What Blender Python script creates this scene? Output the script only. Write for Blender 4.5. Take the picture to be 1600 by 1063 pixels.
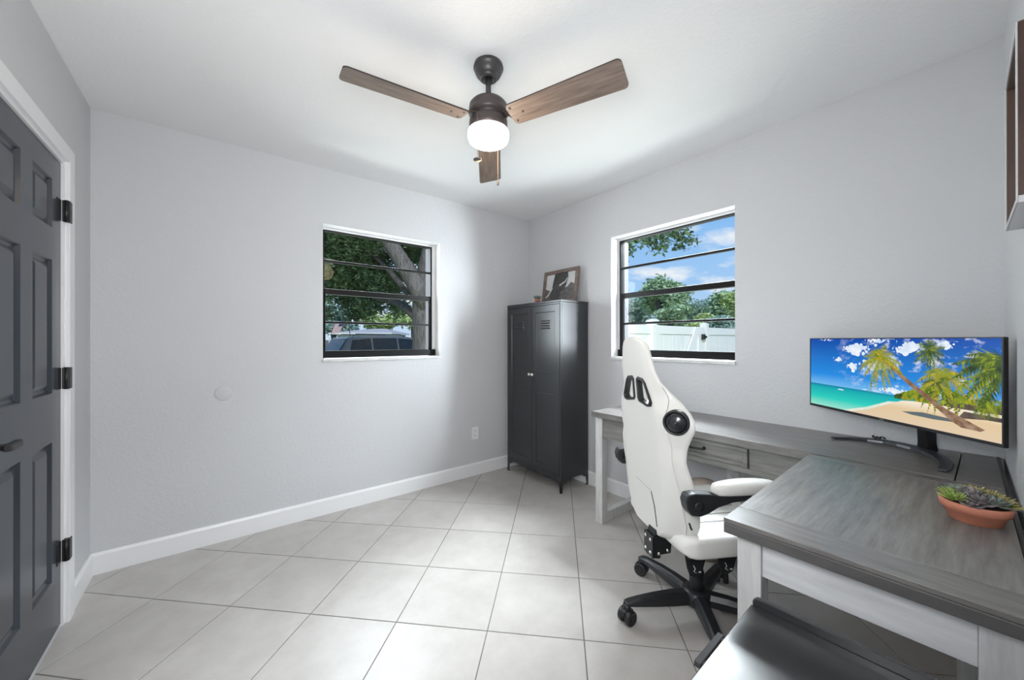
import bpy, bmesh, math, random
from mathutils import Vector, Matrix
random.seed(7)
S = bpy.context.scene
COL = S.collection
PI = math.pi
for o in list(bpy.data.objects):
    bpy.data.objects.remove(o)

# ------------------------------------------------------------------ room constants
H = 2.44                      # ceiling height
XB, YA, XL = 2.4785, 2.8919, -0.5379   # right wall, back wall, left wall planes
WT = 0.2                      # wall thickness
YC0, TILT = -0.0334, math.radians(1.67)   # the wall beside the camera meets the right wall at YC0 and is slightly out of square
def wall_c_y(x): return YC0 - math.tan(TILT) * (XB - x)

# ------------------------------------------------------------------ camera
F_PX, YAW, PIT, ROL, CH = 583.55, 0.66218, 0.00129, -0.00095, 1.22337
fw = Vector((math.sin(YAW)*math.cos(PIT), math.cos(YAW)*math.cos(PIT), math.sin(PIT)))
r0 = Vector((math.cos(YAW), -math.sin(YAW), 0)); u0 = r0.cross(fw)
rt = math.cos(ROL)*r0 + math.sin(ROL)*u0; up = -math.sin(ROL)*r0 + math.cos(ROL)*u0
cd = bpy.data.cameras.new('camera'); cam = bpy.data.objects.new('camera', cd); COL.objects.link(cam)
cd.sensor_width = 36; cd.sensor_fit = 'HORIZONTAL'; cd.lens = F_PX/1600*36; cd.clip_start = 0.02; cd.clip_end = 400
M = Matrix((rt, up, -fw)).transposed().to_4x4(); M.translation = Vector((0, 0, CH)); cam.matrix_world = M
S.camera = cam

# ------------------------------------------------------------------ exposure and colour management
S.view_settings.view_transform = 'Standard'; S.view_settings.look = 'None'
S.view_settings.gamma = 1; S.view_settings.use_curve_mapping = False
S.view_settings.exposure = 0.0

# ------------------------------------------------------------------ world
W = bpy.data.worlds.new('sky'); S.world = W; W.use_nodes = True
nt = W.node_tree; N = nt.nodes; L = nt.links; N.clear()
out = N.new('ShaderNodeOutputWorld'); bg = N.new('ShaderNodeBackground'); bg.inputs['Strength'].default_value = 1.0
tc = N.new('ShaderNodeTexCoord'); sep = N.new('ShaderNodeSeparateXYZ'); L.new(tc.outputs['Generated'], sep.inputs[0])
ramp = N.new('ShaderNodeValToRGB'); L.new(sep.outputs['Z'], ramp.inputs[0])
e = ramp.color_ramp.elements
e[0].position = 0.0; e[0].color = (0.62, 0.76, 0.95, 1); e[1].position = 0.75; e[1].color = (0.12, 0.32, 0.78, 1)
k = e.new(0.12); k.color = (0.40, 0.63, 0.95, 1); k = e.new(0.33); k.color = (0.22, 0.49, 0.92, 1)
mz = N.new('ShaderNodeMath'); mz.operation = 'ADD'; mz.inputs[1].default_value = 0.18; L.new(sep.outputs['Z'], mz.inputs[0])
mm = N.new('ShaderNodeMath'); mm.operation = 'MAXIMUM'; mm.inputs[1].default_value = 0.05; L.new(mz.outputs[0], mm.inputs[0])
cx = N.new('ShaderNodeMath'); cx.operation = 'DIVIDE'; L.new(sep.outputs['X'], cx.inputs[0]); L.new(mm.outputs[0], cx.inputs[1])
cy = N.new('ShaderNodeMath'); cy.operation = 'DIVIDE'; L.new(sep.outputs['Y'], cy.inputs[0]); L.new(mm.outputs[0], cy.inputs[1])
cmb = N.new('ShaderNodeCombineXYZ'); L.new(cx.outputs[0], cmb.inputs[0]); L.new(cy.outputs[0], cmb.inputs[1])
ns = N.new('ShaderNodeTexNoise'); ns.inputs['Scale'].default_value = 1.9; ns.inputs['Detail'].default_value = 8; ns.inputs['Roughness'].default_value = 0.58
L.new(cmb.outputs[0], ns.inputs['Vector'])
cr = N.new('ShaderNodeValToRGB'); cr.color_ramp.elements[0].position = 0.50; cr.color_ramp.elements[1].position = 0.64
L.new(ns.outputs['Fac'], cr.inputs[0])
mx = N.new('ShaderNodeMixRGB'); mx.inputs[2].default_value = (0.90, 0.92, 0.97, 1)
L.new(cr.outputs[0], mx.inputs[0]); L.new(ramp.outputs[0], mx.inputs[1]); L.new(mx.outputs[0], bg.inputs['Color']); L.new(bg.outputs[0], out.inputs[0])

# ------------------------------------------------------------------ sun and large lights
def lamp(name, kind, loc, energy, color=(1, 1, 1), target=None, **kw):
    d = bpy.data.lights.new(name, kind); d.energy = energy; d.color = color
    for a, v in kw.items(): setattr(d, a, v)
    o = bpy.data.objects.new(name, d); COL.objects.link(o); o.location = loc
    if target is not None:
        o.rotation_euler = (Vector(target)-Vector(loc)).to_track_quat('-Z', 'Y').to_euler()
    return o
lamp('sun', 'SUN', (-6, -8, 12), 2.6, (1, 0.96, 0.9), (0, 0, 0), angle=math.radians(3))
# unseen fill lamps added outside both windows, standing in for sky and ground light
DAY = (0.88, 0.94, 1)
lamp('sky_fill_back_window', 'AREA', (0.95, 4.30, 3.20), 250, DAY, (1.02, 2.9, 2.05), shape='RECTANGLE', size=2.2, size_y=1.2)
lamp('sky_fill_right_window', 'AREA', (3.90, 1.42, 3.20), 840, DAY, (2.48, 1.42, 2.05), shape='RECTANGLE', size=2.2, size_y=1.2)
lamp('side_fill_back_window', 'AREA', (-0.30, 4.60, 1.75), 165, DAY, (0.50, 2.98, 1.60), shape='RECTANGLE', size=1.8, size_y=1.6)
lamp('side_fill_right_window', 'AREA', (3.42, -0.26, 1.75), 540, DAY, (2.50, 0.13, 1.62), shape='RECTANGLE', size=1.25, size_y=1.6)
lamp('low_fill_back_window', 'AREA', (1.02, 3.95, 0.35), 60, DAY, (1.02, 2.98, 1.60), shape='RECTANGLE', size=2.0, size_y=1.0)
lamp('low_fill_right_window', 'AREA', (3.55, 1.42, 0.35), 75, DAY, (2.52, 1.42, 1.60), shape='RECTANGLE', size=2.0, size_y=1.0)
# photographer's soft box beside the camera
lamp('flash_softbox', 'AREA', (0.02, 0.14, 1.38), 27.5, (0.95, 0.975, 1), (0.75, 1.9, 1.50), shape='DISK', size=0.5)

# ------------------------------------------------------------------ materials
MATS = {}
def mat(name, col, rough=0.5, metal=0.0, var=0.0, vscale=8.0, vstretch=(1, 1, 1), bump=0.0, bscale=60.0, bdist=0.002,
        spec=0.5, coat=0.0, col2=None, emit=None, estr=0.0, objvar=0.0, island=0.0, trans=0.0, bstretch=None, coat_r=0.1):
    m = bpy.data.materials.new(name); m.use_nodes = True
    n = m.node_tree.nodes; l = m.node_tree.links; b = n['Principled BSDF']
    b.inputs['Roughness'].default_value = rough; b.inputs['Metallic'].default_value = metal
    b.inputs['Specular IOR Level'].default_value = spec; b.inputs['Coat Weight'].default_value = coat; b.inputs['Coat Roughness'].default_value = coat_r
    b.inputs['Transmission Weight'].default_value = trans
    t = n.new('ShaderNodeTexCoord')
    src = None
    c = tuple(col)+(1,)
    b.inputs['Base Color'].default_value = c
    if var > 0 or col2:
        mp = n.new('ShaderNodeMapping'); mp.inputs['Scale'].default_value = vstretch; l.new(t.outputs['Object'], mp.inputs[0])
        nz = n.new('ShaderNodeTexNoise'); nz.inputs['Scale'].default_value = vscale; nz.inputs['Detail'].default_value = 6; nz.inputs['Roughness'].default_value = 0.62
        l.new(mp.outputs[0], nz.inputs['Vector'])
        rp = n.new('ShaderNodeValToRGB'); rp.color_ramp.elements[0].position = 0.3; rp.color_ramp.elements[1].position = 0.7
        a = col2 if col2 else [x*(1-var) for x in col]; z = col if col2 else [min(1, x*(1+var)) for x in col]
        rp.color_ramp.elements[0].color = tuple(a)+(1,); rp.color_ramp.elements[1].color = tuple(z)+(1,)
        l.new(nz.outputs['Fac'], rp.inputs[0]); src = rp.outputs[0]
    if objvar > 0 or island > 0:
        if objvar > 0:
            oi = n.new('ShaderNodeObjectInfo'); rnd = oi.outputs['Random']; amt = objvar
        else:
            oi = n.new('ShaderNodeNewGeometry'); rnd = oi.outputs['Random Per Island']; amt = island
        mr = n.new('ShaderNodeMapRange'); mr.inputs[3].default_value = 1-amt; mr.inputs[4].default_value = 1+amt; l.new(rnd, mr.inputs[0])
        hs = n.new('ShaderNodeHueSaturation'); l.new(mr.outputs[0], hs.inputs['Value'])
        if src: l.new(src, hs.inputs['Color'])
        else: hs.inputs['Color'].default_value = c
        src = hs.outputs[0]
    if src: l.new(src, b.inputs['Base Color'])
    if bump > 0:
        mp2 = n.new('ShaderNodeMapping'); mp2.inputs['Scale'].default_value = bstretch or (1, 1, 1); l.new(t.outputs['Object'], mp2.inputs[0])
        nb = n.new('ShaderNodeTexNoise'); nb.inputs['Scale'].default_value = bscale; nb.inputs['Detail'].default_value = 3
        l.new(mp2.outputs[0], nb.inputs['Vector'])
        bp = n.new('ShaderNodeBump'); bp.inputs['Strength'].default_value = bump; bp.inputs['Distance'].default_value = bdist
        l.new(nb.outputs['Fac'], bp.inputs['Height']); l.new(bp.outputs[0], b.inputs['Normal'])
    if emit:
        b.inputs['Emission Color'].default_value = tuple(emit)+(1,); b.inputs['Emission Strength'].default_value = estr
    MATS[name] = m
    return m
def hexc(r, g, b):
    f = lambda v: ((v/255+0.055)/1.055)**2.4 if v > 10 else v/255/12.92
    return (f(r), f(g), f(b))
wall_m = mat('wall_paint', (0.60, 0.605, 0.62), 0.6, bump=0.5, bscale=70, bdist=0.004, spec=0.3)
ceil_m = mat('ceiling_paint', (0.80, 0.80, 0.80), 0.85, bump=0.45, bscale=60, bdist=0.005, spec=0.2)
trim_m = mat('white_trim_paint', (0.82, 0.82, 0.83), 0.35)
reveal_m = mat('white_reveal_paint', (0.84, 0.84, 0.84), 0.5, bump=0.2, bscale=60)
stucco_m = mat('exterior_stucco', (0.22, 0.20, 0.18), 0.9, bump=0.4, bscale=60)
sill_m = mat('marble_sill', (0.78, 0.78, 0.77), 0.3, col2=(0.55, 0.55, 0.55), vscale=14, vstretch=(1, 1, 3))
tile_m = mat('beige_tile', (0.50, 0.475, 0.45), 0.32, col2=(0.42, 0.395, 0.37), vscale=7, bump=0.08, bscale=25, objvar=0.045, spec=0.5)
grout_m = mat('grout', (0.16, 0.15, 0.14), 0.9)
winf_m = mat('black_window_frame', (0.008, 0.008, 0.008), 0.35, spec=0.2)
door_m = mat('charcoal_door_paint', hexc(47, 53, 62), 0.27, bump=0.08, bscale=18, bstretch=(6, 6, 1))
black_m = mat('black_metal', (0.012, 0.012, 0.013), 0.42)
blackp_m = mat('black_plastic', (0.016, 0.017, 0.019), 0.38, bump=0.1, bscale=300, bdist=0.0005)
chrome_m = mat('chrome', (0.8, 0.8, 0.8), 0.25, metal=1)
cab_m = mat('black_cabinet_metal', hexc(44, 46, 49), 0.30, metal=0.0, spec=0.6, bump=0.03, bscale=9, bdist=0.01)
knob_m = mat('white_knob', (0.85, 0.83, 0.78), 0.25)
glass_m = None
dtop = dict(rough=0.34, bump=0.05, bscale=30)
desk_x = mat('desk_top_grain_lengthwise', hexc(128, 125, 122), 0.30, coat=0.18, coat_r=0.3, col2=hexc(92, 89, 86), vscale=5, vstretch=(14, 1.3, 6), bump=0.12, bscale=16, bstretch=(14, 1.2, 6))
desk_y = mat('desk_top_grain_crosswise', hexc(134, 131, 128), 0.40, coat=0.12, coat_r=0.35, col2=hexc(92, 89, 86), vscale=5, vstretch=(1.3, 14, 6), bump=0.12, bscale=16, bstretch=(1.2, 14, 6))
desk_d = mat('desk_edge_dark', hexc(82, 80, 79), 0.5, var=0.12, vscale=10, vstretch=(2, 2, 8))
desk_l = mat('desk_leg_greywash', hexc(206, 206, 205), 0.5, col2=hexc(182, 181, 180), vscale=6, vstretch=(9, 9, 1))
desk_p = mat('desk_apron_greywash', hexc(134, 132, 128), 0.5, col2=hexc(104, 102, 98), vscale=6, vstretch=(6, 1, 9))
desk_e = mat('desk_end_apron_greywash', hexc(214, 215, 217), 0.5, col2=hexc(192, 193, 195), vscale=5, vstretch=(6, 1, 9))
vinyl_m = mat('white_vinyl_leather', (0.70, 0.69, 0.655), 0.42, bump=0.06, bscale=120, bdist=0.001, coat=0.1, coat_r=0.4)
seam_m = mat('grey_seam', (0.36, 0.355, 0.34), 0.6)
zip_m = mat('dark_zip', (0.05, 0.05, 0.05), 0.6)
fanm = mat('bronze_fan_metal', hexc(66, 58, 56), 0.42, spec=0.5)
fancan = mat('dark_canopy_metal', hexc(62, 60, 60), 0.4)
blade_m = mat('driftwood_blade', hexc(140, 124, 114), 0.5, col2=hexc(92, 80, 74), vscale=4.5, vstretch=(1.2, 16, 1))
blade_e = mat('dark_blade_edge', hexc(52, 44, 41), 0.5)
globe_m = mat('lit_opal_globe', (0.95, 0.93, 0.9), 0.3, emit=(1, 0.93, 0.84), estr=9.0)
chain_m = mat('tarnished_chain', (0.30, 0.26, 0.23), 0.5, metal=0.4)
terra_m = mat('terracotta', hexc(212, 138, 112), 0.7, var=0.10, vscale=20)
soil_m = mat('soil', (0.03, 0.022, 0.018), 0.95, var=0.5, vscale=90, bump=0.5, bscale=120)
suc_g = mat('succulent_green', hexc(176, 192, 104), 0.45, island=0.3, col2=hexc(122, 150, 72), vscale=60)
suc_p = mat('succulent_purple', hexc(150, 134, 138), 0.35, island=0.4, col2=hexc(106, 112, 108), vscale=60)
suc_b = mat('succulent_grey_green', hexc(150, 162, 146), 0.35, island=0.4, col2=hexc(104, 114, 114), vscale=60)
suc_y = mat('succulent_yellow_brown', hexc(192, 192, 110), 0.45, island=0.3, col2=hexc(140, 112, 90), vscale=50)
frame_m = mat('picture_frame_wood', hexc(140, 122, 112), 0.55, col2=hexc(96, 82, 76), vscale=9, vstretch=(3, 3, 3))
wframe_m = mat('brown_shadow_box_wood', hexc(88, 66, 56), 0.5, col2=hexc(64, 48, 42), vscale=5, vstretch=(8, 8, 1))
palefr_m = mat('pale_frame_lip', (0.62, 0.62, 0.63), 0.4)
outlet_m = mat('white_outlet_plastic', (0.80, 0.80, 0.80), 0.35)
slot_m = mat('outlet_slot', (0.02, 0.02, 0.02), 0.6)
bin_m = mat('tan_bin', hexc(212, 194, 180), 0.55, var=0.08, vscale=20)
monb_m = mat('monitor_black', (0.010, 0.010, 0.012), 0.3)
foot_m = mat('monitor_stand_dark', (0.06, 0.065, 0.075), 0.28, metal=0.3)
pull_m = mat('dark_grey_pull', (0.05, 0.05, 0.053), 0.6, spec=0.2)
blk_top = mat('black_top_satin', (0.020, 0.020, 0.022), 0.28, spec=0.6, coat=0.7, coat_r=0.26, bump=0.02, bscale=400, bdist=0.0005)

chan_m = mat('grey_screen_channel', (0.05, 0.05, 0.055), 0.6, spec=0.2)
def make_glass():
    m = bpy.data.materials.new('window_glass'); m.use_nodes = True; n = m.node_tree.nodes; l = m.node_tree.links; n.clear()
    o = n.new('ShaderNodeOutputMaterial'); t = n.new('ShaderNodeBsdfTransparent'); g = n.new('ShaderNodeBsdfGlossy')
    t.inputs[0].default_value = (0.97, 0.985, 0.98, 1)
    g.inputs['Roughness'].default_value = 0.0; g.inputs['Color'].default_value = (1, 1, 1, 1)
    f = n.new('ShaderNodeFresnel'); f.inputs['IOR'].default_value = 1.15
    x = n.new('ShaderNodeMixShader'); l.new(f.outputs[0], x.inputs[0]); l.new(t.outputs[0], x.inputs[1]); l.new(g.outputs[0], x.inputs[2]); l.new(x.outputs[0], o.inputs[0])
    return m
glass_m = make_glass()

# ------------------------------------------------------------------ mesh helpers
class MB:
    def __init__(s): s.b = bmesh.new(); s.smooth = []
    def verts(s, pts): return [s.b.verts.new(p) for p in pts]
    def face(s, vs, mi=0, sm=False):
        try:
            f = s.b.faces.new(vs); f.material_index = mi; f.smooth = sm; return f
        except ValueError: return None
    def box(s, lo, hi, mi=0, T=None, ch=0.0):
        x0, y0, z0 = lo; x1, y1, z1 = hi
        if ch > 0: return s.cbox(lo, hi, ch, mi, T)
        p = [(x0,y0,z0),(x1,y0,z0),(x1,y1,z0),(x0,y1,z0),(x0,y0,z1),(x1,y0,z1),(x1,y1,z1),(x0,y1,z1)]
        if T: p = [T @ Vector(q) for q in p]
        v = s.verts(p)
        for f in ((0,3,2,1),(4,5,6,7),(0,1,5,4),(1,2,6,5),(2,3,7,6),(3,0,4,7)): s.face([v[i] for i in f], mi)
        return s
    def cbox(s, lo, hi, c, mi=0, T=None):
        b2 = bmesh.new(); bmesh.ops.create_cube(b2, size=1)
        ce = [(a+b)/2 for a, b in zip(lo, hi)]; sz = [b-a for a, b in zip(lo, hi)]
        for v in b2.verts: v.co = Vector([v.co[i]*sz[i]+ce[i] for i in range(3)])
        bmesh.ops.bevel(b2, geom=list(b2.edges), offset=min(c, min(sz)*0.45), segments=2, affect='EDGES', profile=0.5)
        s.merge(b2, mi, T, False); return s
    def merge(s, b2, mi=0, T=None, sm=False):
        mp = {}
        for v in b2.verts: mp[v] = s.b.verts.new(T @ v.co if T else v.co)
        for f in b2.faces:
            nf = s.face([mp[v] for v in f.verts], mi, sm)
        b2.free()
    def lathe(s, prof, n=32, mi=0, T=None, sm=True, cap=True):
        rows = []
        for (r, z) in prof:
            rows.append(s.verts([(T @ Vector((r*math.cos(2*PI*i/n), r*math.sin(2*PI*i/n), z))) if T else Vector((r*math.cos(2*PI*i/n), r*math.sin(2*PI*i/n), z)) for i in range(n)]))
        for a, b in zip(rows, rows[1:]):
            for i in range(n): s.face([a[i], a[(i+1)%n], b[(i+1)%n], b[i]], mi, sm)
        if cap:
            if prof[0][0] > 1e-5: s.face(list(reversed(rows[0])), mi)
            if prof[-1][0] > 1e-5: s.face(rows[-1], mi)
        return s
    def tube(s, pts, rad, n=8, mi=0, sm=True, flat=None):
        pts = [Vector(p) for p in pts]; R = rad if isinstance(rad, (list, tuple)) else [rad]*len(pts)
        rows = []; prev = None
        for i, p in enumerate(pts):
            t = (pts[min(i+1, len(pts)-1)]-pts[max(i-1, 0)]).normalized()
            if prev is None:
                a = Vector((0, 0, 1)) if abs(t.z) < 0.9 else Vector((1, 0, 0)); u = t.cross(a).normalized()
            else:
                u = (prev - t*prev.dot(t)).normalized()
            prev = u; w = t.cross(u)
            rows.append(s.verts([p + (u*math.cos(2*PI*k/n) + w*math.sin(2*PI*k/n))*R[i] for k in range(n)]))
        for a, b in zip(rows, rows[1:]):
            for i in range(n): s.face([a[i], a[(i+1)%n], b[(i+1)%n], b[i]], mi, sm)
        s.face(list(reversed(rows[0])), mi); s.face(rows[-1], mi); return s
    def loft(s, rows, mi=0, sm=True, closed=True, caps=True):
        R = [s.verts(r) for r in rows]; n = len(R[0])
        for a, b in zip(R, R[1:]):
            for i in range(n if closed else n-1): s.face([a[i], a[(i+1)%n], b[(i+1)%n], b[i]], mi, sm)
        if caps: s.face(list(reversed(R[0])), mi, sm); s.face(R[-1], mi, sm)
        return s
    def prism(s, poly, a, b, axis=2, mi=0, T=None, sm=False):
        def P(u, v, w):
            q = Vector((u, v, w)) if axis == 2 else (Vector((u, w, v)) if axis == 1 else Vector((w, u, v)))
            return T @ q if T else q
        A = s.verts([P(u, v, a) for u, v in poly]); B = s.verts([P(u, v, b) for u, v in poly]); n = len(poly)
        s.face(list(reversed(A)), mi); s.face(B, mi)
        for i in range(n): s.face([A[i], A[(i+1)%n], B[(i+1)%n], B[i]], mi, sm)
        return s
    def build(s, name, m, parent=None, loc=None, bevel=0, subsurf=0, autos=None):
        bmesh.ops.recalc_face_normals(s.b, faces=s.b.faces)
        me = bpy.data.meshes.new(name); s.b.to_mesh(me); s.b.free()
        for x in (m if isinstance(m, (list, tuple)) else [m]): me.materials.append(x)
        o = bpy.data.objects.new(name, me); COL.objects.link(o)
        if parent: o.parent = parent
        if loc is not None: o.location = loc
        if bevel: d = o.modifiers.new('bevel', 'BEVEL'); d.width = bevel; d.segments = 2; d.limit_method = 'ANGLE'; d.angle_limit = math.radians(40)
        if subsurf: d = o.modifiers.new('sub', 'SUBSURF'); d.levels = subsurf; d.render_levels = subsurf
        return o
def tag(o, label=None, cat=None, group=None, kind=None):
    if label: o['label'] = label
    if cat: o['category'] = cat
    if group: o['group'] = group
    if kind: o['kind'] = kind
    return o
def thing(name, label, cat, loc=(0, 0, 0), rz=0, group=None):
    o = bpy.data.objects.new(name, None); COL.objects.link(o); o.location = loc; o.rotation_euler = (0, 0, rz)
    o.empty_display_size = 0.1
    return tag(o, label, cat, group)
def struct(name, parent=None, label=None):
    o = bpy.data.objects.new(name, None); COL.objects.link(o); o.empty_display_size = 0.1
    if parent: o.parent = parent
    o['kind'] = 'structure'
    return o
def boxo(name, lo, hi, m, parent=None, bevel=0, T=None):
    mb = MB(); mb.box(lo, hi, T=T); return mb.build(name, m, parent, bevel=bevel)
def copy_tree(o, parent=None):
    c = o.copy(); COL.objects.link(c)
    if parent: c.parent = parent
    for ch in list(o.children): copy_tree(ch, c)
    return c

# ================================================================== SETTING
# walls with openings; front face at plane, thickness outwards
def wall_opening(name, axis, plane, outdir, u0, u1, z0, z1, holes, m, reveal=True):
    mb = MB()
    us = sorted({u0, u1, *[h[0] for h in holes], *[h[1] for h in holes]}); zs = sorted({z0, z1, *[h[2] for h in holes], *[h[3] for h in holes]})
    def P(u, z, d):
        w = plane+outdir*d
        return Vector((u, w, z)) if axis == 1 else Vector((w, u, z))
    cache = {}
    def V(u, z, d):
        k = (round(u, 5), round(z, 5), d)
        if k not in cache: cache[k] = mb.b.verts.new(P(u, z, d))
        return cache[k]
    def inh(a, b, c, d): return any(h[0] <= (a+b)/2 <= h[1] and h[2] <= (c+d)/2 <= h[3] for h in holes)
    for a, b in zip(us, us[1:]):
        for c, d in zip(zs, zs[1:]):
            if inh(a, b, c, d): continue
            for dep in (0, WT): mb.face([V(a, c, dep), V(b, c, dep), V(b, d, dep), V(a, d, dep)], 0 if dep == 0 else 2)
    for (a, b, c, d) in holes:
        for (p, q) in (((a, c), (b, c)), ((b, c), (b, d)), ((b, d), (a, d)), ((a, d), (a, c))):
            if abs(p[1]-z0) < 1e-6 and abs(q[1]-z0) < 1e-6: continue
            mb.face([V(*p, 0), V(*q, 0), V(*q, WT), V(*p, WT)], 1)
    for (p, q) in (((u0, z0), (u1, z0)), ((u1, z0), (u1, z1)), ((u1, z1), (u0, z1)), ((u0, z1), (u0, z0))):
        mb.face([V(*p, 0), V(*q, 0), V(*q, WT), V(*p, WT)], 0)
    o = mb.build(name, [m, reveal_m, stucco_m]); o['kind'] = 'structure'; return o
W1 = (0.567, 1.475, 1.092, 2.050)     # window in the back wall (x0,x1,z0,z1)
W2 = (0.962, 1.879, 1.092, 2.050)     # window in the right wall (y0,y1,z0,z1)
DR = (1.735, 2.468, 0.0, 2.0)         # door in the left wall
wall_opening('wall_back', 1, YA, 1, XL-WT, XB+WT, 0, H, [W1], wall_m)
wall_opening('wall_right', 0, XB, 1, YC0-0.3, YA, 0, H, [W2], wall_m)
wall_opening('wall_left', 0, XL, -1, -0.5, YA, 0, H, [DR], wall_m)
mb = MB(); xa, xb_ = XL, XB
mb.prism([(xa, wall_c_y(xa)), (xb_, wall_c_y(xb_)), (xb_, wall_c_y(xb_)-WT), (xa, wall_c_y(xa)-WT)], 0, H)
mb.build('wall_front', wall_m)['kind'] = 'structure'
mb = MB(); mb.box((XL-WT, -0.5, H), (XB+WT, YA+WT, H+0.15)); mb.build('ceiling', ceil_m)['kind'] = 'structure'
mb = MB(); mb.box((XL-WT, -0.5, -0.15), (XB+WT, YA+WT, -0.0022))
floor = mb.build('floor', grout_m); floor['kind'] = 'structure'
# floor tiles, laid diagonally, cut at the walls
def clip(poly, a, b, c):             # keep a*x+b*y<=c
    outp = []
    for i in range(len(poly)):
        p, q = poly[i], poly[(i+1) % len(poly)]; dp = a*p[0]+b*p[1]-c; dq = a*q[0]+b*q[1]-c
        if dp <= 0: outp.append(p)
        if dp*dq < 0:
            t = dp/(dp-dq); outp.append((p[0]+t*(q[0]-p[0]), p[1]+t*(q[1]-p[1])))
    return outp
TA, TS = -PI/4, 0.40185
e1 = (math.cos(TA), math.sin(TA)); e2 = (math.sin(TA), -math.cos(TA)); T0 = (1.16897, 2.72733); g = 0.0021
for i in range(-9, 8):
    for j in range(-5, 14):
        def tp(a, b): return (T0[0]+TS*((i+a)*e1[0]+(j+b)*e2[0]), T0[1]+TS*((i+a)*e1[1]+(j+b)*e2[1]))
        gg = g/TS
        poly = [tp(gg, gg), tp(1-gg, gg), tp(1-gg, 1-gg), tp(gg, 1-gg)]
        poly = clip(poly, -1, 0, -XL); poly = clip(poly, 1, 0, XB) if poly else poly; poly = clip(poly, 0, 1, YA) if poly else poly
        if poly: poly = clip(poly, math.sin(TILT), -math.cos(TILT), math.sin(TILT)*XB-math.cos(TILT)*YC0)
        if len(poly) < 3: continue
        ar = abs(sum(poly[k][0]*poly[(k+1) % len(poly)][1]-poly[(k+1) % len(poly)][0]*poly[k][1] for k in range(len(poly))))/2
        if ar < 0.0006: continue
        cxx = sum(p[0] for p in poly)/len(poly); cyy = sum(p[1] for p in poly)/len(poly)
        ins = [(cxx+(p[0]-cxx)*0.994, cyy+(p[1]-cyy)*0.994) for p in poly]
        mb = MB(); A = mb.verts([(x, y, -0.0022) for x, y in poly]); B = mb.verts([(x, y, -0.0008) for x, y in poly]); C_ = mb.verts([(x, y, 0) for x, y in ins]); n = len(poly)
        for k in range(n):
            mb.face([A[k], A[(k+1) % n], B[(k+1) % n], B[k]]); mb.face([B[k], B[(k+1) % n], C_[(k+1) % n], C_[k]])
        mb.face(C_)
        mb.build('tile', tile_m, floor)
# baseboards
BT, BH = 0.0135, 0.111
def base_prof(): return [(0, 0), (BT, 0), (BT, BH-0.014), (BT-0.005, BH-0.003), (BT-0.008, BH), (0, BH)]
mb = MB(); mb.prism([(YA-d, z) for d, z in base_prof()], XL, XB, axis=0); mb.build('baseboard_back', trim_m)['kind'] = 'structure'
mb = MB(); mb.prism([(XB-d, z) for d, z in base_prof()], wall_c_y(XB), YA, axis=1); mb.build('baseboard_right', trim_m)['kind'] = 'structure'
mb = MB(); mb.prism([(XL+d, z) for d, z in base_prof()], 2.535, YA, axis=1); mb.build('baseboard_left', trim_m)['kind'] = 'structure'

# door with casing
door = struct('door_1')
boxo('door_casing', (XL, DR[1], 0), (XL+0.02, DR[1]+0.068, DR[3]+0.066), trim_m, door, 0.003)
boxo('door_casing', (XL, DR[0]-0.068, DR[3]), (XL+0.02, DR[1], DR[3]+0.066), trim_m, door, 0.003)
boxo('door_casing', (XL, DR[0]-0.068, 0), (XL+0.02, DR[0], DR[3]), trim_m, door, 0.003)
boxo('door_jamb', (XL-0.12, DR[1]-0.012, 0), (XL+0.004, DR[1], DR[3]), trim_m, door)
boxo('door_jamb', (XL-0.12, DR[0], 0), (XL+0.004, DR[0]+0.012, DR[3]), trim_m, door)
boxo('door_jamb', (XL-0.12, DR[0]+0.012, DR[3]-0.012), (XL+0.004, DR[1]-0.012, DR[3]), trim_m, door)
boxo('door_threshold', (XL-WT, DR[0], -0.0022), (XL-0.10, DR[1], 0.004), desk_d, door)
# slab made as a grid with recessed, raised-field panels
DX = XL-0.004; D0, D1, DZ0, DZ1 = DR[0]+0.015, DR[1]-0.015, 0.012, DR[3]-0.015
pc = [(1.845, 2.045), (2.150, 2.350)]; pr = [(0.24, 0.81), (1.01, 1.555), (1.685, 1.885)]
mb = MB()
ys = [D0, 1.845, 2.045, 2.150, 2.350, D1]; zs = [DZ0, 0.24, 0.81, 1.01, 1.555, 1.685, 1.885, DZ1]
vv = {(a, b): mb.b.verts.new((DX, a, b)) for a in ys for b in zs}
for ia in range(5):
    for ib in range(7):
        q = [vv[(ys[ia], zs[ib])], vv[(ys[ia+1], zs[ib])], vv[(ys[ia+1], zs[ib+1])], vv[(ys[ia], zs[ib+1])]]
        if ia in (1, 3) and ib in (1, 3, 5):
            y0, y1, z0, z1 = ys[ia], ys[ia+1], zs[ib], zs[ib+1]; prev = q
            for ins, dep in ((0.008, 0.010), (0.020, 0.013), (0.040, 0.004)):
                nq = mb.verts([(DX-dep, y0+ins, z0+ins), (DX-dep, y1-ins, z0+ins), (DX-dep, y1-ins, z1-ins), (DX-dep, y0+ins, z1-ins)])
                for k in range(4): mb.face([prev[k], prev[(k+1) % 4], nq[(k+1) % 4], nq[k]])
                prev = nq
            mb.face(prev)
        else: mb.face(q)
bk = mb.verts([(DX-0.035, D0, DZ0), (DX-0.035, D1, DZ0), (DX-0.035, D1, DZ1), (DX-0.035, D0, DZ1)]); mb.face(bk)
for a, b, pts in ((0, 1, [(y, DZ0) for y in ys]), (1, 2, [(D1, z) for z in zs]), (2, 3, [(y, DZ1) for y in reversed(ys)]), (3, 0, [(D0, z) for z in reversed(zs)])):
    mb.face([vv[p] for p in pts]+[bk[b], bk[a]])
mb.build('door_panel', door_m, door)
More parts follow.
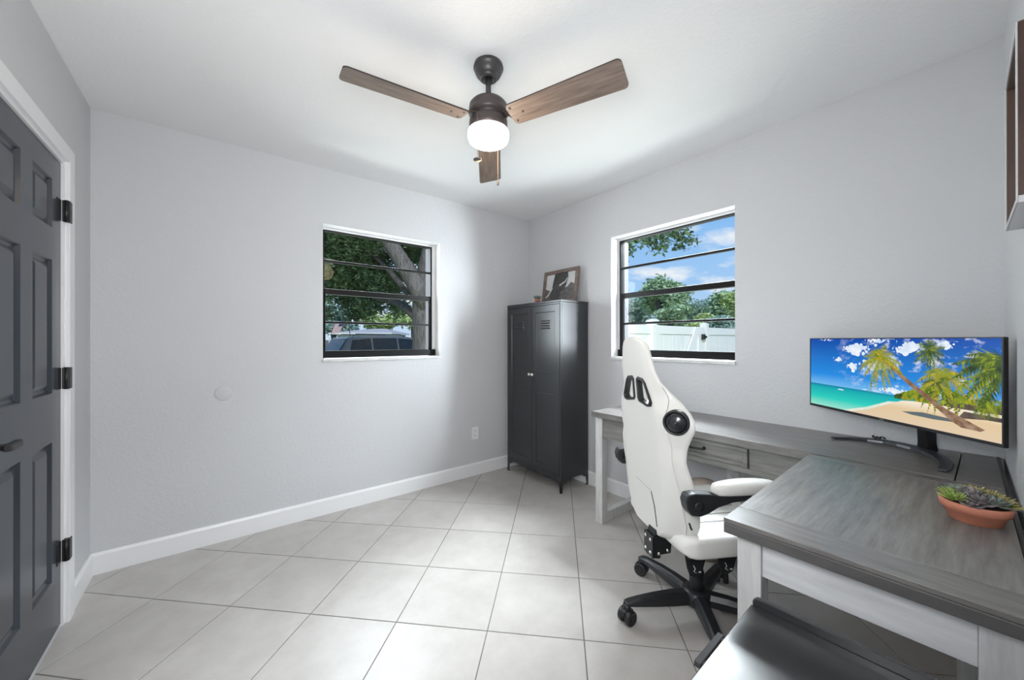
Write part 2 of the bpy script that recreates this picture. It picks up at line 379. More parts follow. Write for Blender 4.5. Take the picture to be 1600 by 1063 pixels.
for hz in (1.783, 1.063, 0.322):
    mb = MB(); mb.cbox((XL+0.0005, D1-0.004, hz-0.046), (XL+0.0235, D1+0.030, hz+0.046), 0.002)
    mb.tube([(XL+0.012, D1+0.002, hz-0.047), (XL+0.012, D1+0.002, hz+0.047)], 0.0075, 10)
    mb.box((DX, D1-0.048, hz-0.045), (DX+0.0022, D1-0.002, hz+0.045))
    mb.build('hinge', black_m, door)
mb = MB(); Tm = Matrix.Translation((DX, 1.795, 0.908)) @ Matrix.Rotation(PI/2, 4, 'Y')
mb.lathe([(0.031, 0), (0.031, 0.008), (0.026, 0.012), (0.011, 0.013), (0.011, 0.05)], 20, T=Tm)
mb.cbox((DX+0.037, 1.79, 0.896), (DX+0.055, 1.862, 0.918), 0.004); mb.cbox((DX+0.037, 1.78, 0.896), (DX+0.055, 1.80, 0.918), 0.004)
mb.build('door_handle', black_m, door)

# windows
def window(name, axis, plane, a0, a1, z0, z1, flip):
    w = struct(name)
    def bx(nm, u0, u1, c0, c1, d0, d1, m, bevel=0.002):
        lo = (u0, plane+d0, c0) if axis == 1 else (plane+d0, u0, c0); hi = (u1, plane+d1, c1) if axis == 1 else (plane+d1, u1, c1)
        return boxo(nm, lo, hi, m, w, bevel)
    D = 0.09
    fa, fb = (a0+0.012, a1-0.03) if not flip else (a0+0.002, a1-0.013)
    sa, sb_ = (0.008, 0.022) if not flip else (0.016, 0.022)
    # white liner between reveal and frame
    bx('window_track', a0, fa, z0, z1, D+0.004, D+0.06, trim_m); bx('window_track', fb, a1, z0, z1, D+0.004, D+0.06, trim_m)
    bx('window_track', fa, fb, z1-0.016, z1, D+0.004, D+0.06, trim_m)
    zt = z1-0.016
    z_m1, z_mr0, z_mr1, z_m2, z_b = 1.808, 1.563, 1.603, 1.357, 1.149
    bx('window_frame', fa, fb, zt-0.008, zt, D, D+0.05, winf_m); bx('window_frame', fa, fa+0.014, z0, zt, D, D+0.05, winf_m); bx('window_frame', fb-0.014, fb, z0, zt, D, D+0.05, winf_m)
    bx('meeting_rail', fa+0.014, fb-0.014, z_mr0, z_mr1, D-0.006, D+0.03, winf_m)
    bx('bottom_rail', a0+0.002, a1-0.004, z0+0.004, z_b, D-0.012, D+0.03, winf_m)
    bx('muntin', fa+0.014, fb-0.014, z_m1-0.008, z_m1+0.008, D+0.005, D+0.03, winf_m); bx('muntin', fa+0.014, fb-0.014, z_m2-0.008, z_m2+0.008, D-0.002, D+0.022, winf_m)
    bx('sash_stile', fa+0.014, fa+0.014+sa, z_b, z_mr0, D-0.004, D+0.022, winf_m); bx('sash_stile', fb-0.036, fb-0.014, z_b, z_mr0, D-0.004, D+0.022, winf_m)
    bx('pane', fa+0.014, fb-0.014, z_m1+0.008, zt-0.008, D+0.020, D+0.024, glass_m, 0); bx('pane', fa+0.014, fb-0.014, z_mr1, z_m1-0.008, D+0.020, D+0.024, glass_m, 0)
    bx('pane', fa+0.014+sa, fb-0.036, z_m2+0.008, z_mr0, D+0.010, D+0.014, glass_m, 0); bx('pane', fa+0.014+sa, fb-0.036, z_b, z_m2-0.008, D+0.010, D+0.014, glass_m, 0)
    for (u0, u1, c0, c1) in ((fb-0.006, fb+0.0, z0, zt),):
        bx('screen_channel', u0, u1, c0, c1, D+0.05, WT+0.004, chan_m, 0)
    s = bx('window_sill', a0-0.004, a1+0.004, z0-0.020, z0+0.002, -0.014, D-0.012, sill_m, 0.003)
    return w
window('window_1', 1, YA, *W1, False)
window('window_2', 0, XB, *W2, True)

# ================================================================== OUTLETS and blank cover
def outlet(name, label, origin, T):
    t = thing(name, label, 'outlet', origin)
    mb = MB(); mb.cbox((-0.035, -0.0055, -0.057), (0.035, 0, 0.057), 0.003, T=T); mb.build('cover_plate', outlet_m, t)
    for s in (-1, 1):
        mb = MB(); pts = []
        for k in range(24):
            a = 2*PI*k/24; pts.append((max(-0.0165, min(0.0165, 0.019*math.cos(a))), max(-0.0135, min(0.0135, 0.0165*math.sin(a)))+s*0.0195))
        mb.prism(pts, -0.0075, -0.004, axis=1, T=T); mb.build('receptacle', outlet_m, t)
        mb = MB(); c = s*0.0195
        mb.box((-0.0085, -0.0079, c-0.001), (-0.006, -0.007, c+0.008), T=T); mb.box((0.006, -0.0079, c), (0.0085, -0.007, c+0.007), T=T)
        mb.prism([(0.0026*math.cos(2*PI*k/10), 0.0026*math.sin(2*PI*k/10)+c-0.0065) for k in range(10)], -0.0079, -0.007, axis=1, T=T)
        mb.build('slot', slot_m, t)
    return t
outlet('wall_outlet', 'white duplex outlet on the back wall, left of the black cabinet', (1.825, YA, 0.381), Matrix.Identity(4))
outlet('wall_outlet', 'white duplex outlet on the right wall under the grey desk', (XB, 0.973, 0.372), Matrix.Rotation(-PI/2, 4, 'Z'))
mb = MB(); mb.lathe([(0.044, 0), (0.044, 0.003), (0.0415, 0.0055), (0.0, 0.0062)], 40, T=Matrix.Translation((0.012, YA, 0.901)) @ Matrix.Rotation(PI/2, 4, 'X'))
tag(mb.build('wall_bumper', wall_m), 'small round cover painted wall colour on the back wall beneath no window', 'wall plate')
bpy.data.objects['wall_bumper']['label'] = 'small round wall-coloured cover plate on the back wall, left of the window'

# ================================================================== CEILING FAN
FX, FY = 0.933, 1.365
fan = thing('ceiling_fan', 'bronze ceiling fan with three driftwood blades and a lit globe', 'ceiling fan', (FX, FY, H))
def zr(z): return z-H
mb = MB(); mb.lathe([(0.063, 0), (0.0645, -0.010), (0.066, -0.012), (0.066, -0.016), (0.063, -0.018), (0.060, -0.030), (0.053, -0.044), (0.043, -0.054), (0.040, -0.055), (0.040, -0.059), (0.036, -0.063), (0.026, -0.064), (0.020, -0.060), (0.019, -0.040)], 40)
mb.build('canopy', fancan, fan)
mb = MB(); mb.lathe([(0.012, -0.045), (0.012, zr(2.262))], 20); mb.build('downrod', fancan, fan)
mb = MB(); mb.lathe([(0.013, zr(2.288)), (0.022, zr(2.287)), (0.024, zr(2.279)), (0.055, zr(2.277)), (0.074, zr(2.271)), (0.083, zr(2.260)), (0.085, zr(2.248)), (0.085, zr(2.232)), (0.0865, zr(2.229)), (0.0865, zr(2.224)), (0.083, zr(2.215)), (0.066, zr(2.213)), (0.065, zr(2.197)), (0.0785, zr(2.196)), (0.0835, zr(2.191)), (0.0845, zr(2.152)), (0.078, zr(2.148)), (0, zr(2.148))], 48)
mb.build('motor_housing', fanm, fan)
mb = MB(); mb.lathe([(0.076, zr(2.152)), (0.0885, zr(2.146)), (0.091, zr(2.138)), (0.091, zr(2.120)), (0.086, zr(2.106)), (0.074, zr(2.097)), (0.04, zr(2.092)), (0, zr(2.091))], 48)
globe = mb.build('light_globe', globe_m, fan)
gl = bpy.data.lights.new('fan_bulb', 'POINT'); gl.energy = 4.5; gl.color = (1, 0.74, 0.46); gl.shadow_soft_size = 0.09
for ang in (173.9, -69.3, 54.6):
    Tm = Matrix.Rotation(math.radians(ang), 4, 'Z')
    Tb = Matrix.Translation((0, 0, zr(2.184))) @ Tm @ Matrix.Rotation(math.radians(-13), 4, 'X')
    mb = MB(); prof = []
    r0_, r1_, w0, w1 = 0.115, 0.598, 0.054, 0.064
    def arc(cx_, cy_, rr, a0, a1, n=6): return [(cx_+rr*math.cos(math.radians(a0+(a1-a0)*k/n)), cy_+rr*math.sin(math.radians(a0+(a1-a0)*k/n))) for k in range(n+1)]
    poly = arc(r0_+0.02, -w0+0.02, 0.02, 180, 270)+arc(r1_-0.018, -w1+0.018, 0.018, 270, 360)+arc(r1_-0.018, w1-0.018, 0.018, 0, 90)+arc(r0_+0.02, w0-0.02, 0.02, 90, 180)
    A = mb.verts([(x, y, -0.003) for x, y in poly]); B = mb.verts([(x, y, 0.003) for x, y in poly]); n = len(poly)
    mb.face(list(reversed(A)), 0); mb.face(B, 0)
    for k in range(n): mb.face([A[k], A[(k+1) % n], B[(k+1) % n], B[k]], 1)
    bl = mb.build('blade', [blade_m, blade_e], fan); bl.matrix_local = Tb
    mb = MB()
    mb.loft([[(0.066, -0.016, 0.022), (0.066, 0.016, 0.022), (0.066, 0.016, 0.028), (0.066, -0.016, 0.028)], [(0.095, -0.018, 0.016), (0.095, 0.018, 0.016), (0.095, 0.018, 0.021), (0.095, -0.018, 0.021)],
             [(0.118, -0.040, 0.003), (0.118, 0.040, 0.003), (0.118, 0.040, 0.0075), (0.118, -0.040, 0.0075)], [(0.165, -0.034, 0.003), (0.165, 0.034, 0.003), (0.165, 0.034, 0.0075), (0.165, -0.034, 0.0075)]], sm=False)
    mb.build('blade_iron', fanm, bl)
    for (sx, sy) in ((0.132, -0.034), (0.132, 0.034), (0.175, 0.0)):
        mb = MB(); mb.lathe([(0.0055, -0.003), (0.0055, -0.0045), (0.003, -0.0058), (0, -0.006)], 12, T=Matrix.Translation((sx, sy, 0))); mb.build('screw', fanm, bl)
def cam_off(lat, dep): return (rt*lat + Vector((fw.x, fw.y, 0))*dep)
for (lat, dep, ztop, zbot, fobx) in ((-0.0396, -0.085, 2.174, 1.981, 0), (0.038, 0.085, 2.170, 1.966, 1)):
    p = cam_off(lat, dep)
    mb = MB(); mb.tube([(p.x*0.88, p.y*0.88, zr(ztop)), (p.x*1.0, p.y*1.0, zr(ztop-0.002)), (p.x*1.02, p.y*1.02, zr(ztop-0.012)), (p.x*1.02, p.y*1.02, zr(zbot))], 0.0012, 6)
    ch = mb.build('pull_chain', chain_m, fan)
    Tp = Matrix.Translation((p.x*1.02, p.y*1.02, zr(zbot)))
    mb = MB()
    if fobx == 0: mb.lathe([(0.002, 0.006), (0.006, 0.003), (0.0165, 0.002), (0.0175, -0.001), (0.0155, -0.003), (0, -0.004)], 24, T=Tp)
    else: mb.lathe([(0.002, 0.003), (0.0045, 0.0), (0.0052, -0.014), (0.0035, -0.020), (0, -0.022)], 14, T=Tp)
    mb.build('chain_fob', fanm, ch)
lo_ = bpy.data.objects.new('fan_bulb', gl); COL.objects.link(lo_); lo_.location = (FX, FY, 2.00); lo_.parent = None

# ================================================================== BLACK CABINET
CX0, CX1, CY0, CY1, CZ0, CZ1 = 2.135, 2.462, 2.107, 2.808, 0.10, 1.552
cab = thing('metal_cabinet', 'tall black metal locker cabinet with two doors and white knobs', 'cabinet', (0, 0, 0))
mb = MB()
mb.box((CX0+0.018, CY0, CZ0), (CX1, CY0+0.012, CZ1-0.018)); mb.box((CX0+0.018, CY1-0.012, CZ0), (CX1, CY1, CZ1-0.018)); mb.box((CX1-0.01, CY0+0.012, CZ0), (CX1, CY1-0.012, CZ1-0.018))
mb.box((CX0+0.018, CY0+0.012, CZ0), (CX1-0.01, CY1-0.012, CZ0+0.02))
mb.build('body', cab_m, cab, bevel=0.002)
mb = MB(); mb.cbox((CX0-0.002, CY0-0.003, CZ1-0.018), (CX1+0.002, CY1+0.003, CZ1), 0.003); mb.build('cabinet_top', cab_m, cab)
mb = MB(); mb.box((CX0, CY0, CZ0), (CX0+0.018, CY0+0.012, CZ1-0.018)); mb.box((CX0, CY1-0.012, CZ0), (CX0+0.018, CY1, CZ1-0.018)); mb.box((CX0, CY0+0.012, CZ0), (CX0+0.018, CY1-0.012, CZ0+0.03)); mb.box((CX0, CY0+0.012, CZ1-0.033), (CX0+0.018, CY1-0.012, CZ1-0.018))
mb.build('face_frame', cab_m, cab, bevel=0.0015)
for di, (y0, y1, ky) in enumerate(((CY0+0.014, 2.4555, 2.437), (2.4595, CY1-0.014, 2.478))):
    z0, z1 = CZ0+0.033, CZ1-0.036; mb = MB()
    xo = CX0-0.001
    # stile and rail ring, recessed field
    a0, a1, c0, c1 = y0+0.050, y1-0.050, z0+0.055, z1-0.055
    q = mb.verts([(xo, y0, z0), (xo, y1, z0), (xo, y1, z1), (xo, y0, z1)]); prev = q
    for (ins, dep) in ((0.0, 0.0), (0.004, 0.006), (0.010, 0.0065)):
        nq = mb.verts([(xo+dep, a0+ins, c0+ins), (xo+dep, a1-ins, c0+ins), (xo+dep, a1-ins, c1-ins), (xo+dep, a0+ins, c1-ins)])
        for k in range(4): mb.face([prev[k], prev[(k+1) % 4], nq[(k+1) % 4], nq[k]])
        prev = nq
    mb.face(prev)
    bk = mb.verts([(xo+0.016, y0, z0), (xo+0.016, y1, z0), (xo+0.016, y1, z1), (xo+0.016, y0, z1)]); mb.face(list(reversed(bk)))
    for k in range(4): mb.face([q[k], q[(k+1) % 4], bk[(k+1) % 4], bk[k]])
    dr = mb.build('cabinet_door', cab_m, cab)
    ym = (y0+y1)/2
    for li in range(4):
        zc = 1.385-li*0.0205; mb = MB(); hw = 0.050; xs = xo+0.0062
        mb.loft([[(xs-0.0005, ym-hw-0.006, zc-0.006), (xs-0.0005, ym-hw-0.006, zc-0.0055), (xs-0.0005, ym-hw-0.006, zc+0.0058), (xs-0.0005, ym-hw-0.006, zc+0.006)],
                 [(xs-0.007, ym-hw, zc-0.006), (xs-0.0072, ym-hw, zc-0.004), (xs-0.002, ym-hw, zc+0.006), (xs, ym-hw, zc+0.007)],
                 [(xs-0.007, ym+hw, zc-0.006), (xs-0.0072, ym+hw, zc-0.004), (xs-0.002, ym+hw, zc+0.006), (xs, ym+hw, zc+0.007)],
                 [(xs-0.0005, ym+hw+0.006, zc-0.006), (xs-0.0005, ym+hw+0.006, zc-0.0055), (xs-0.0005, ym+hw+0.006, zc+0.0058), (xs-0.0005, ym+hw+0.006, zc+0.006)]], sm=False)
        mb.build('louver', cab_m, dr)
    for zc in (0.955, 0.775):
        mb = MB(); mb.cbox((xo+0.0035, a0+0.012, zc-0.006), (xo+0.0075, a1-0.012, zc+0.006), 0.003); mb.build('pressed_rib', cab_m, dr)
    mb = MB(); mb.lathe([(0.004, 0), (0.004, 0.008), (0.010, 0.011), (0.0125, 0.016), (0.011, 0.022), (0.005, 0.0255), (0, 0.026)], 20, T=Matrix.Translation((xo, ky, 0.928)) @ Matrix.Rotation(-PI/2, 4, 'Y'))
    tag(mb.build('knob', knob_m, dr), 'small round white knob')
for (fx, sx) in ((CX0, 1), (CX1, -1)):
    for (fy, sy) in ((CY0, 1), (CY1, -1)):
        mb = MB()
        def leg_poly(s): return [(0, 0), (0.016*s, 0), (0.022*s, 0.055), (0.036*s, 0.078), (0.060*s, 0.082), (0.062*s, 0.092), (0.085*s, 0.096), (0.085*s, CZ0), (0, CZ0)]
        mb.prism([(fy+u, z) for u, z in leg_poly(sy)], fx, fx+0.004*sx, axis=0)
        mb.prism([(fx+u, z) for u, z in leg_poly(sx)], fy, fy+0.004*sy, axis=1)
        mb.box((min(fx, fx+0.017*sx), min(fy, fy+0.017*sy), 0), (max(fx, fx+0.017*sx), max(fy, fy+0.017*sy), 0.006))
        mb.build('cabinet_leg', cab_m, cab)
# things on the cabinet
pic = thing('framed_picture', 'brown wood framed black and white animal picture leaning on top of black cabinet', 'picture', (2.405, 2.395, CZ1))
Tl = Matrix.Translation((0, 0, 0)) @ Matrix.Rotation(math.radians(7.5), 4, 'Y')
PW, PH, PR = 0.215, 0.315, 0.032
for (lo, hi) in (((-0.02, -PW, 0), (0.0, PW, PR)), ((-0.02, -PW, PH-PR), (0.0, PW, PH)), ((-0.02, -PW, PR), (0.0, -PW+PR, PH-PR)), ((-0.02, PW-PR, PR), (0.0, PW, PH-PR))):
    mb = MB(); mb.cbox(lo, hi, 0.002, T=Tl); mb.build('frame_rail', frame_m, pic)
art_bg = mat('print_pale_sky', (0.62, 0.62, 0.63), 0.6, var=0.1, vscale=30)
art_dk = mat('print_dark_hide', (0.035, 0.035, 0.036), 0.6, col2=(0.09, 0.09, 0.09), vscale=40)
art_gr = mat('print_grey_grass', (0.20, 0.19, 0.185), 0.6, col2=(0.05, 0.05, 0.05), vscale=30, vstretch=(1, 4, 1))
art_wh = mat('print_white_tusk', (0.75, 0.74, 0.72), 0.6)
mb = MB(); mb.box((-0.008, -PW+PR-0.004, PR-0.004), (-0.005, PW-PR+0.004, PH-PR+0.004), 0, T=Tl)
def flat(poly, d, mi): mb.prism([(-y, z) for y, z in poly], -0.008-d, -0.0079-d+0.0002, axis=0, mi=mi, T=Tl)
iw, z0_, z1_ = PW-PR, PR, PH-PR
flat([(-iw, z0_), (iw, z0_), (iw, 0.165), (0.13, 0.185), (0.09, 0.150), (-0.02, 0.130), (-0.10, 0.120), (-iw, 0.150)], 0.0003, 2)
flat([(-0.075, z1_), (0.085, z1_), (0.095, 0.235), (0.075, 0.165), (0.05, 0.13), (0.01, 0.11), (-0.005, z0_), (-0.10, z0_), (-0.125, 0.085), (-0.10, 0.15), (-0.09, 0.22)], 0.0006, 1)
flat([(-0.01, 0.175), (0.06, 0.205), (0.085, 0.235), (0.090, 0.232), (0.066, 0.196), (-0.005, 0.162)], 0.0009, 3)
flat([(-0.10, 0.155), (-0.093, 0.150), (-0.14, 0.085), (-iw+0.004, 0.065), (-iw+0.004, 0.074), (-0.145, 0.096)], 0.0009, 3)
mb.build('print', [art_bg, art_dk, art_gr, art_wh], pic)

def rosette(n_rings, rad, leaf_w, leaf_t, m, parent, loc, pitch0=75, pitch1=15, cup=0.35, tilt=(0, 0), name='rosette'):
    mb = MB(); cnt = 0
    for ring in range(n_rings):
        f = ring/max(1, n_rings-1); nl = 4+ring*2
        for k in range(nl):
            az = 2*PI*(k+0.5*(ring % 2))/nl+ring*0.4+random.uniform(-.12, .12); pt = math.radians(pitch0+(pitch1-pitch0)*f+random.uniform(-6, 6))
            ln = rad*(0.45+0.55*f)*random.uniform(.9, 1.08); w = leaf_w*(0.6+0.4*f)
            d = Vector((math.cos(az), math.sin(az), 0)); sd = Vector((-math.sin(az), math.cos(az), 0)); uz = Vector((0, 0, 1))
            ax = d*math.cos(pt)+uz*math.sin(pt); nr = uz*math.cos(pt)-d*math.sin(pt)
            prof = [(0.0, 0.35), (0.35, 0.8), (0.7, 1.0), (0.9, 0.6), (1.0, 0.05)]
            rows = []
            for (t, ww) in prof:
                c = ax*ln*t+nr*cup*ln*t*t*0.6
                rows.append([c-sd*w*ww, c+nr*leaf_t*0.3*ww-sd*w*ww*0.4, c+nr*leaf_t*0.3*ww+sd*w*ww*0.4, c+sd*w*ww, c-nr*leaf_t*ww])
            mb.loft(rows, 0, True)
    o = mb.build(name, m, parent); o.location = loc; o.rotation_euler = (tilt[0], tilt[1], random.uniform(0, 6)); return o
sp = thing('potted_succulent', 'tiny terracotta pot of grey succulent on top of black cabinet', 'plant', (2.235, 2.497, CZ1))
mb = MB(); mb.lathe([(0.015, 0), (0.021, 0.026), (0.025, 0.026), (0.026, 0.036), (0.022, 0.036), (0.020, 0.030), (0, 0.030)], 24); mb.build('pot', terra_m, sp)
mb = MB(); mb.lathe([(0.0205, 0.0302), (0.012, 0.033), (0, 0.034)], 16, cap=False); mb.build('soil', soil_m, sp)
for (dx, dy) in ((0.001, 0.001), (0.012, 0.010), (-0.012, 0.008), (0.004, -0.014), (-0.010, -0.008)):
    rosette(4, 0.048, 0.0040, 0.003, suc_b, sp, (dx, dy, 0.031), 88, 58, cup=0.05)

# ================================================================== CORNER DESK
desk = thing('corner_desk', 'grey-washed wooden L-shaped corner desk with dark brown-grey top and one drawer', 'desk')
DT = 0.749; TH = 0.035
X0, X1, Y1d = 1.962, XB-0.002, 1.652
def dbox(name, lo, hi, m, bevel=0.002, T=None, parent=None): return boxo(name, lo, hi, m, parent or desk, bevel, T)
# desk one, along the right wall
dbox('desk_top', (X0, 0.078, DT-TH), (X1, Y1d, DT), desk_x, 0.001)
dbox('corner_top', (X0, -0.030, DT-TH), (X1, 0.0745, DT), desk_x, 0.001)
for lx in (2.0, 2.385): dbox('desk_leg', (lx, 1.592, 0), (lx+0.055, 1.647, DT-TH), desk_l)
dbox('leg_stretcher', (2.055, 1.597, 0.0), (2.385, 1.642, 0.065), desk_l)
for lx in (2.0, 2.385): dbox('desk_leg', (lx, 0.02, 0), (lx+0.055, 0.075, DT-TH), desk_l)
dbox('side_apron', (2.012, 1.600, 0.60), (2.44, 1.622, DT-TH), desk_p)
dbox('back_apron', (2.43, 0.075, 0.60), (2.448, 1.592, DT-TH), desk_p)
AX = 2.003
dbox('apron_panel', (AX+0.004, 1.238, 0.600), (AX+0.022, 1.592, DT-TH), desk_p)
dbox('apron_panel', (AX+0.004, 0.075, 0.600), (AX+0.022, 0.718, DT-TH), desk_p)
dbox('apron_rail', (AX-0.002, 0.075, 0.578), (AX+0.022, 1.592, 0.604), desk_p)
dbox('apron_rail', (AX-0.006, 0.075, 0.700), (AX+0.022, 1.592, DT-TH-0.0005), desk_p)
dw0, dw1, dz0, dz1 = 0.722, 1.234, 0.606, 0.699
drw = MB(); drw.box((AX+0.004, dw0, dz0), (AX+0.018, dw1, dz1)); drw.box((AX+0.018, dw0+0.02, dz0+0.004), (2.38, dw0+0.032, dz1-0.01)); drw.box((AX+0.018, dw1-0.032, dz0+0.004), (2.38, dw1-0.02, dz1-0.01)); drw.box((AX+0.018, dw0+0.032, dz0+0.004), (2.38, dw1-0.032, dz0+0.012))
drawer = drw.build('drawer', desk_p, desk)
for (lo, hi) in (((AX-0.006, dw0, dz0), (AX+0.004, dw1, dz0+0.020)), ((AX-0.006, dw0, dz1-0.020), (AX+0.004, dw1, dz1)), ((AX-0.006, dw0, dz0+0.020), (AX+0.004, dw0+0.022, dz1-0.020)), ((AX-0.006, dw1-0.022, dz0+0.020), (AX+0.004, dw1, dz1-0.020))):
    dbox('drawer_molding', lo, hi, desk_p, 0.0025, parent=drawer)
mb = MB(); hy = 0.978; hz = 0.655
for s in (-1, 1): mb.lathe([(0.009, 0), (0.009, 0.004), (0.005, 0.006), (0.005, 0.024)], 14, T=Matrix.Translation((AX+0.004, hy+s*0.048, hz)) @ Matrix.Rotation(-PI/2, 4, 'Y'))
mb.tube([(AX-0.020, hy-0.058, hz+0.002), (AX-0.022, hy-0.048, hz), (AX-0.026, hy, hz-0.002), (AX-0.022, hy+0.048, hz), (AX-0.020, hy+0.058, hz+0.002)], 0.0055, 10)
mb.build('handle', black_m, drawer)
# desk two, along the wall beside the camera
T2 = Matrix.Translation((1.06, 0.440, 0)) @ Matrix.Rotation(TILT, 4, 'Z')
LEN, DEP = 0.872, 0.492
def d2(name, lo, hi, m, bevel=0.002): return dbox(name, lo, hi, m, bevel, T2)
d2('desk_top', (0.1036, -DEP, DT-0.0105), (LEN-0.0528, 0, DT+0.001), desk_y, 0.0008)
d2('breadboard_end', (0.0, -DEP, DT-0.0105), (0.1022, 0, DT+0.001), desk_x, 0.0008)
d2('breadboard_end', (LEN-0.0515, -DEP, DT-0.0105), (LEN, 0, DT+0.001), desk_x, 0.0008)
d2('top_lip', (-0.003, -DEP, DT-TH-0.002), (LEN-0.002, -0.0005, DT-0.0108), desk_d, 0.002)
d2('desk_leg', (0.030, -0.077, 0), (0.086, -0.022, DT-TH-0.002), desk_l)
d2('desk_leg', (0.030, -0.482, 0), (0.086, -0.426, DT-TH-0.002), desk_l)
d2('end_apron', (0.040, -0.426, 0.612), (0.060, -0.077, DT-TH-0.002), desk_e)
d2('side_apron', (0.086, -0.060, 0.612), (LEN-0.01, -0.040, DT-TH-0.002), desk_p)
d2('side_apron', (0.086, -0.470, 0.612), (LEN-0.01, -0.450, DT-TH-0.002), desk_p)
mb = MB(); mb.box((0.20, -DEP-0.0105, DT-0.028), (LEN+0.52, -DEP-0.001, DT+0.004), T=T2); mb.build('edge_strip', blackp_m, desk, bevel=0.002)['label'] = 'thin black strip along the wall edge'  # black strip along the gap between desk and wall

# ================================================================== MONITOR
PA, PB = Vector((1.932, -0.026, 0)), Vector((2.440, 0.584, 0))
ux = (PA-PB).normalized()                # picture left to right
mid = (PA+PB)/2; MW = (PA-PB).length; mz0, mz1 = 0.884, 1.2335
yaw_m = math.atan2(ux.y, ux.x)
mon = thing('monitor', 'black ultrawide monitor showing a tropical beach with leaning palm', 'monitor', (mid.x, mid.y, DT), yaw_m)
# local axes: x along the picture to the right, -y towards the viewer, z up
hw = MW/2; z0m, z1m = mz0-DT, mz1-DT
mb = MB(); mb.cbox((-hw, 0.0, z0m), (hw, 0.014, z1m), 0.003)
mb.loft([[(-hw*0.86, 0.014, z0m+0.02), (hw*0.86, 0.014, z0m+0.02), (hw*0.86, 0.014, z1m-0.04), (-hw*0.86, 0.014, z1m-0.04)], [(-hw*0.6, 0.040, z0m+0.03), (hw*0.6, 0.040, z0m+0.03), (hw*0.6, 0.040, z1m-0.08), (-hw*0.6, 0.040, z1m-0.08)]], sm=False)
mb.build('housing', monb_m, mon)
bz = 0.012
mb = MB(); mb.box((-hw+0.001, -0.0022, z0m+0.001), (hw-0.001, 0.0005, z0m+bz)); mb.build('bezel', monb_m, mon)
mb = MB(); mb.box((hw-0.0055, -0.0022, z0m+bz), (hw-0.001, 0.0005, z1m-0.001)); mb.box((-hw+0.001, -0.0022, z0m+bz), (-hw+0.0055, 0.0005, z1m-0.001)); mb.box((-hw+0.0055, -0.0022, z1m-0.004), (hw-0.0055, 0.0005, z1m-0.001)); mb.build('bezel', monb_m, mon)
# the picture on the screen: flat coloured shapes, in units of the picture (0..1, 0..1)
def emat(name, c, s=1.0, c2=None, scale=6, stretch=(1, 1, 1)):
    m = bpy.data.materials.new(name); m.use_nodes = True; n = m.node_tree.nodes; l = m.node_tree.links; n.clear()
    o = n.new('ShaderNodeOutputMaterial'); em = n.new('ShaderNodeEmission'); em.inputs['Strength'].default_value = s; em.inputs[0].default_value = tuple(c)+(1,)
    gs = n.new('ShaderNodeBsdfGlossy'); gs.inputs['Roughness'].default_value = 0.25; gs.inputs[0].default_value = (0.02, 0.02, 0.02, 1)
    ad = n.new('ShaderNodeAddShader'); l.new(em.outputs[0], ad.inputs[0]); l.new(gs.outputs[0], ad.inputs[1]); l.new(ad.outputs[0], o.inputs[0])
    if c2:
        t = n.new('ShaderNodeTexCoord'); mp = n.new('ShaderNodeMapping'); mp.inputs['Scale'].default_value = stretch; nz = n.new('ShaderNodeTexNoise'); nz.inputs['Scale'].default_value = scale; nz.inputs['Detail'].default_value = 6
        rp = n.new('ShaderNodeValToRGB'); rp.color_ramp.elements[0].position = 0.35; rp.color_ramp.elements[1].position = 0.65
        rp.color_ramp.elements[0].color = tuple(c)+(1,); rp.color_ramp.elements[1].color = tuple(c2)+(1,)
        l.new(t.outputs['Object'], mp.inputs[0]); l.new(mp.outputs[0], nz.inputs[0]); l.new(nz.outputs[0], rp.inputs[0]); l.new(rp.outputs[0], em.inputs[0])
    return m
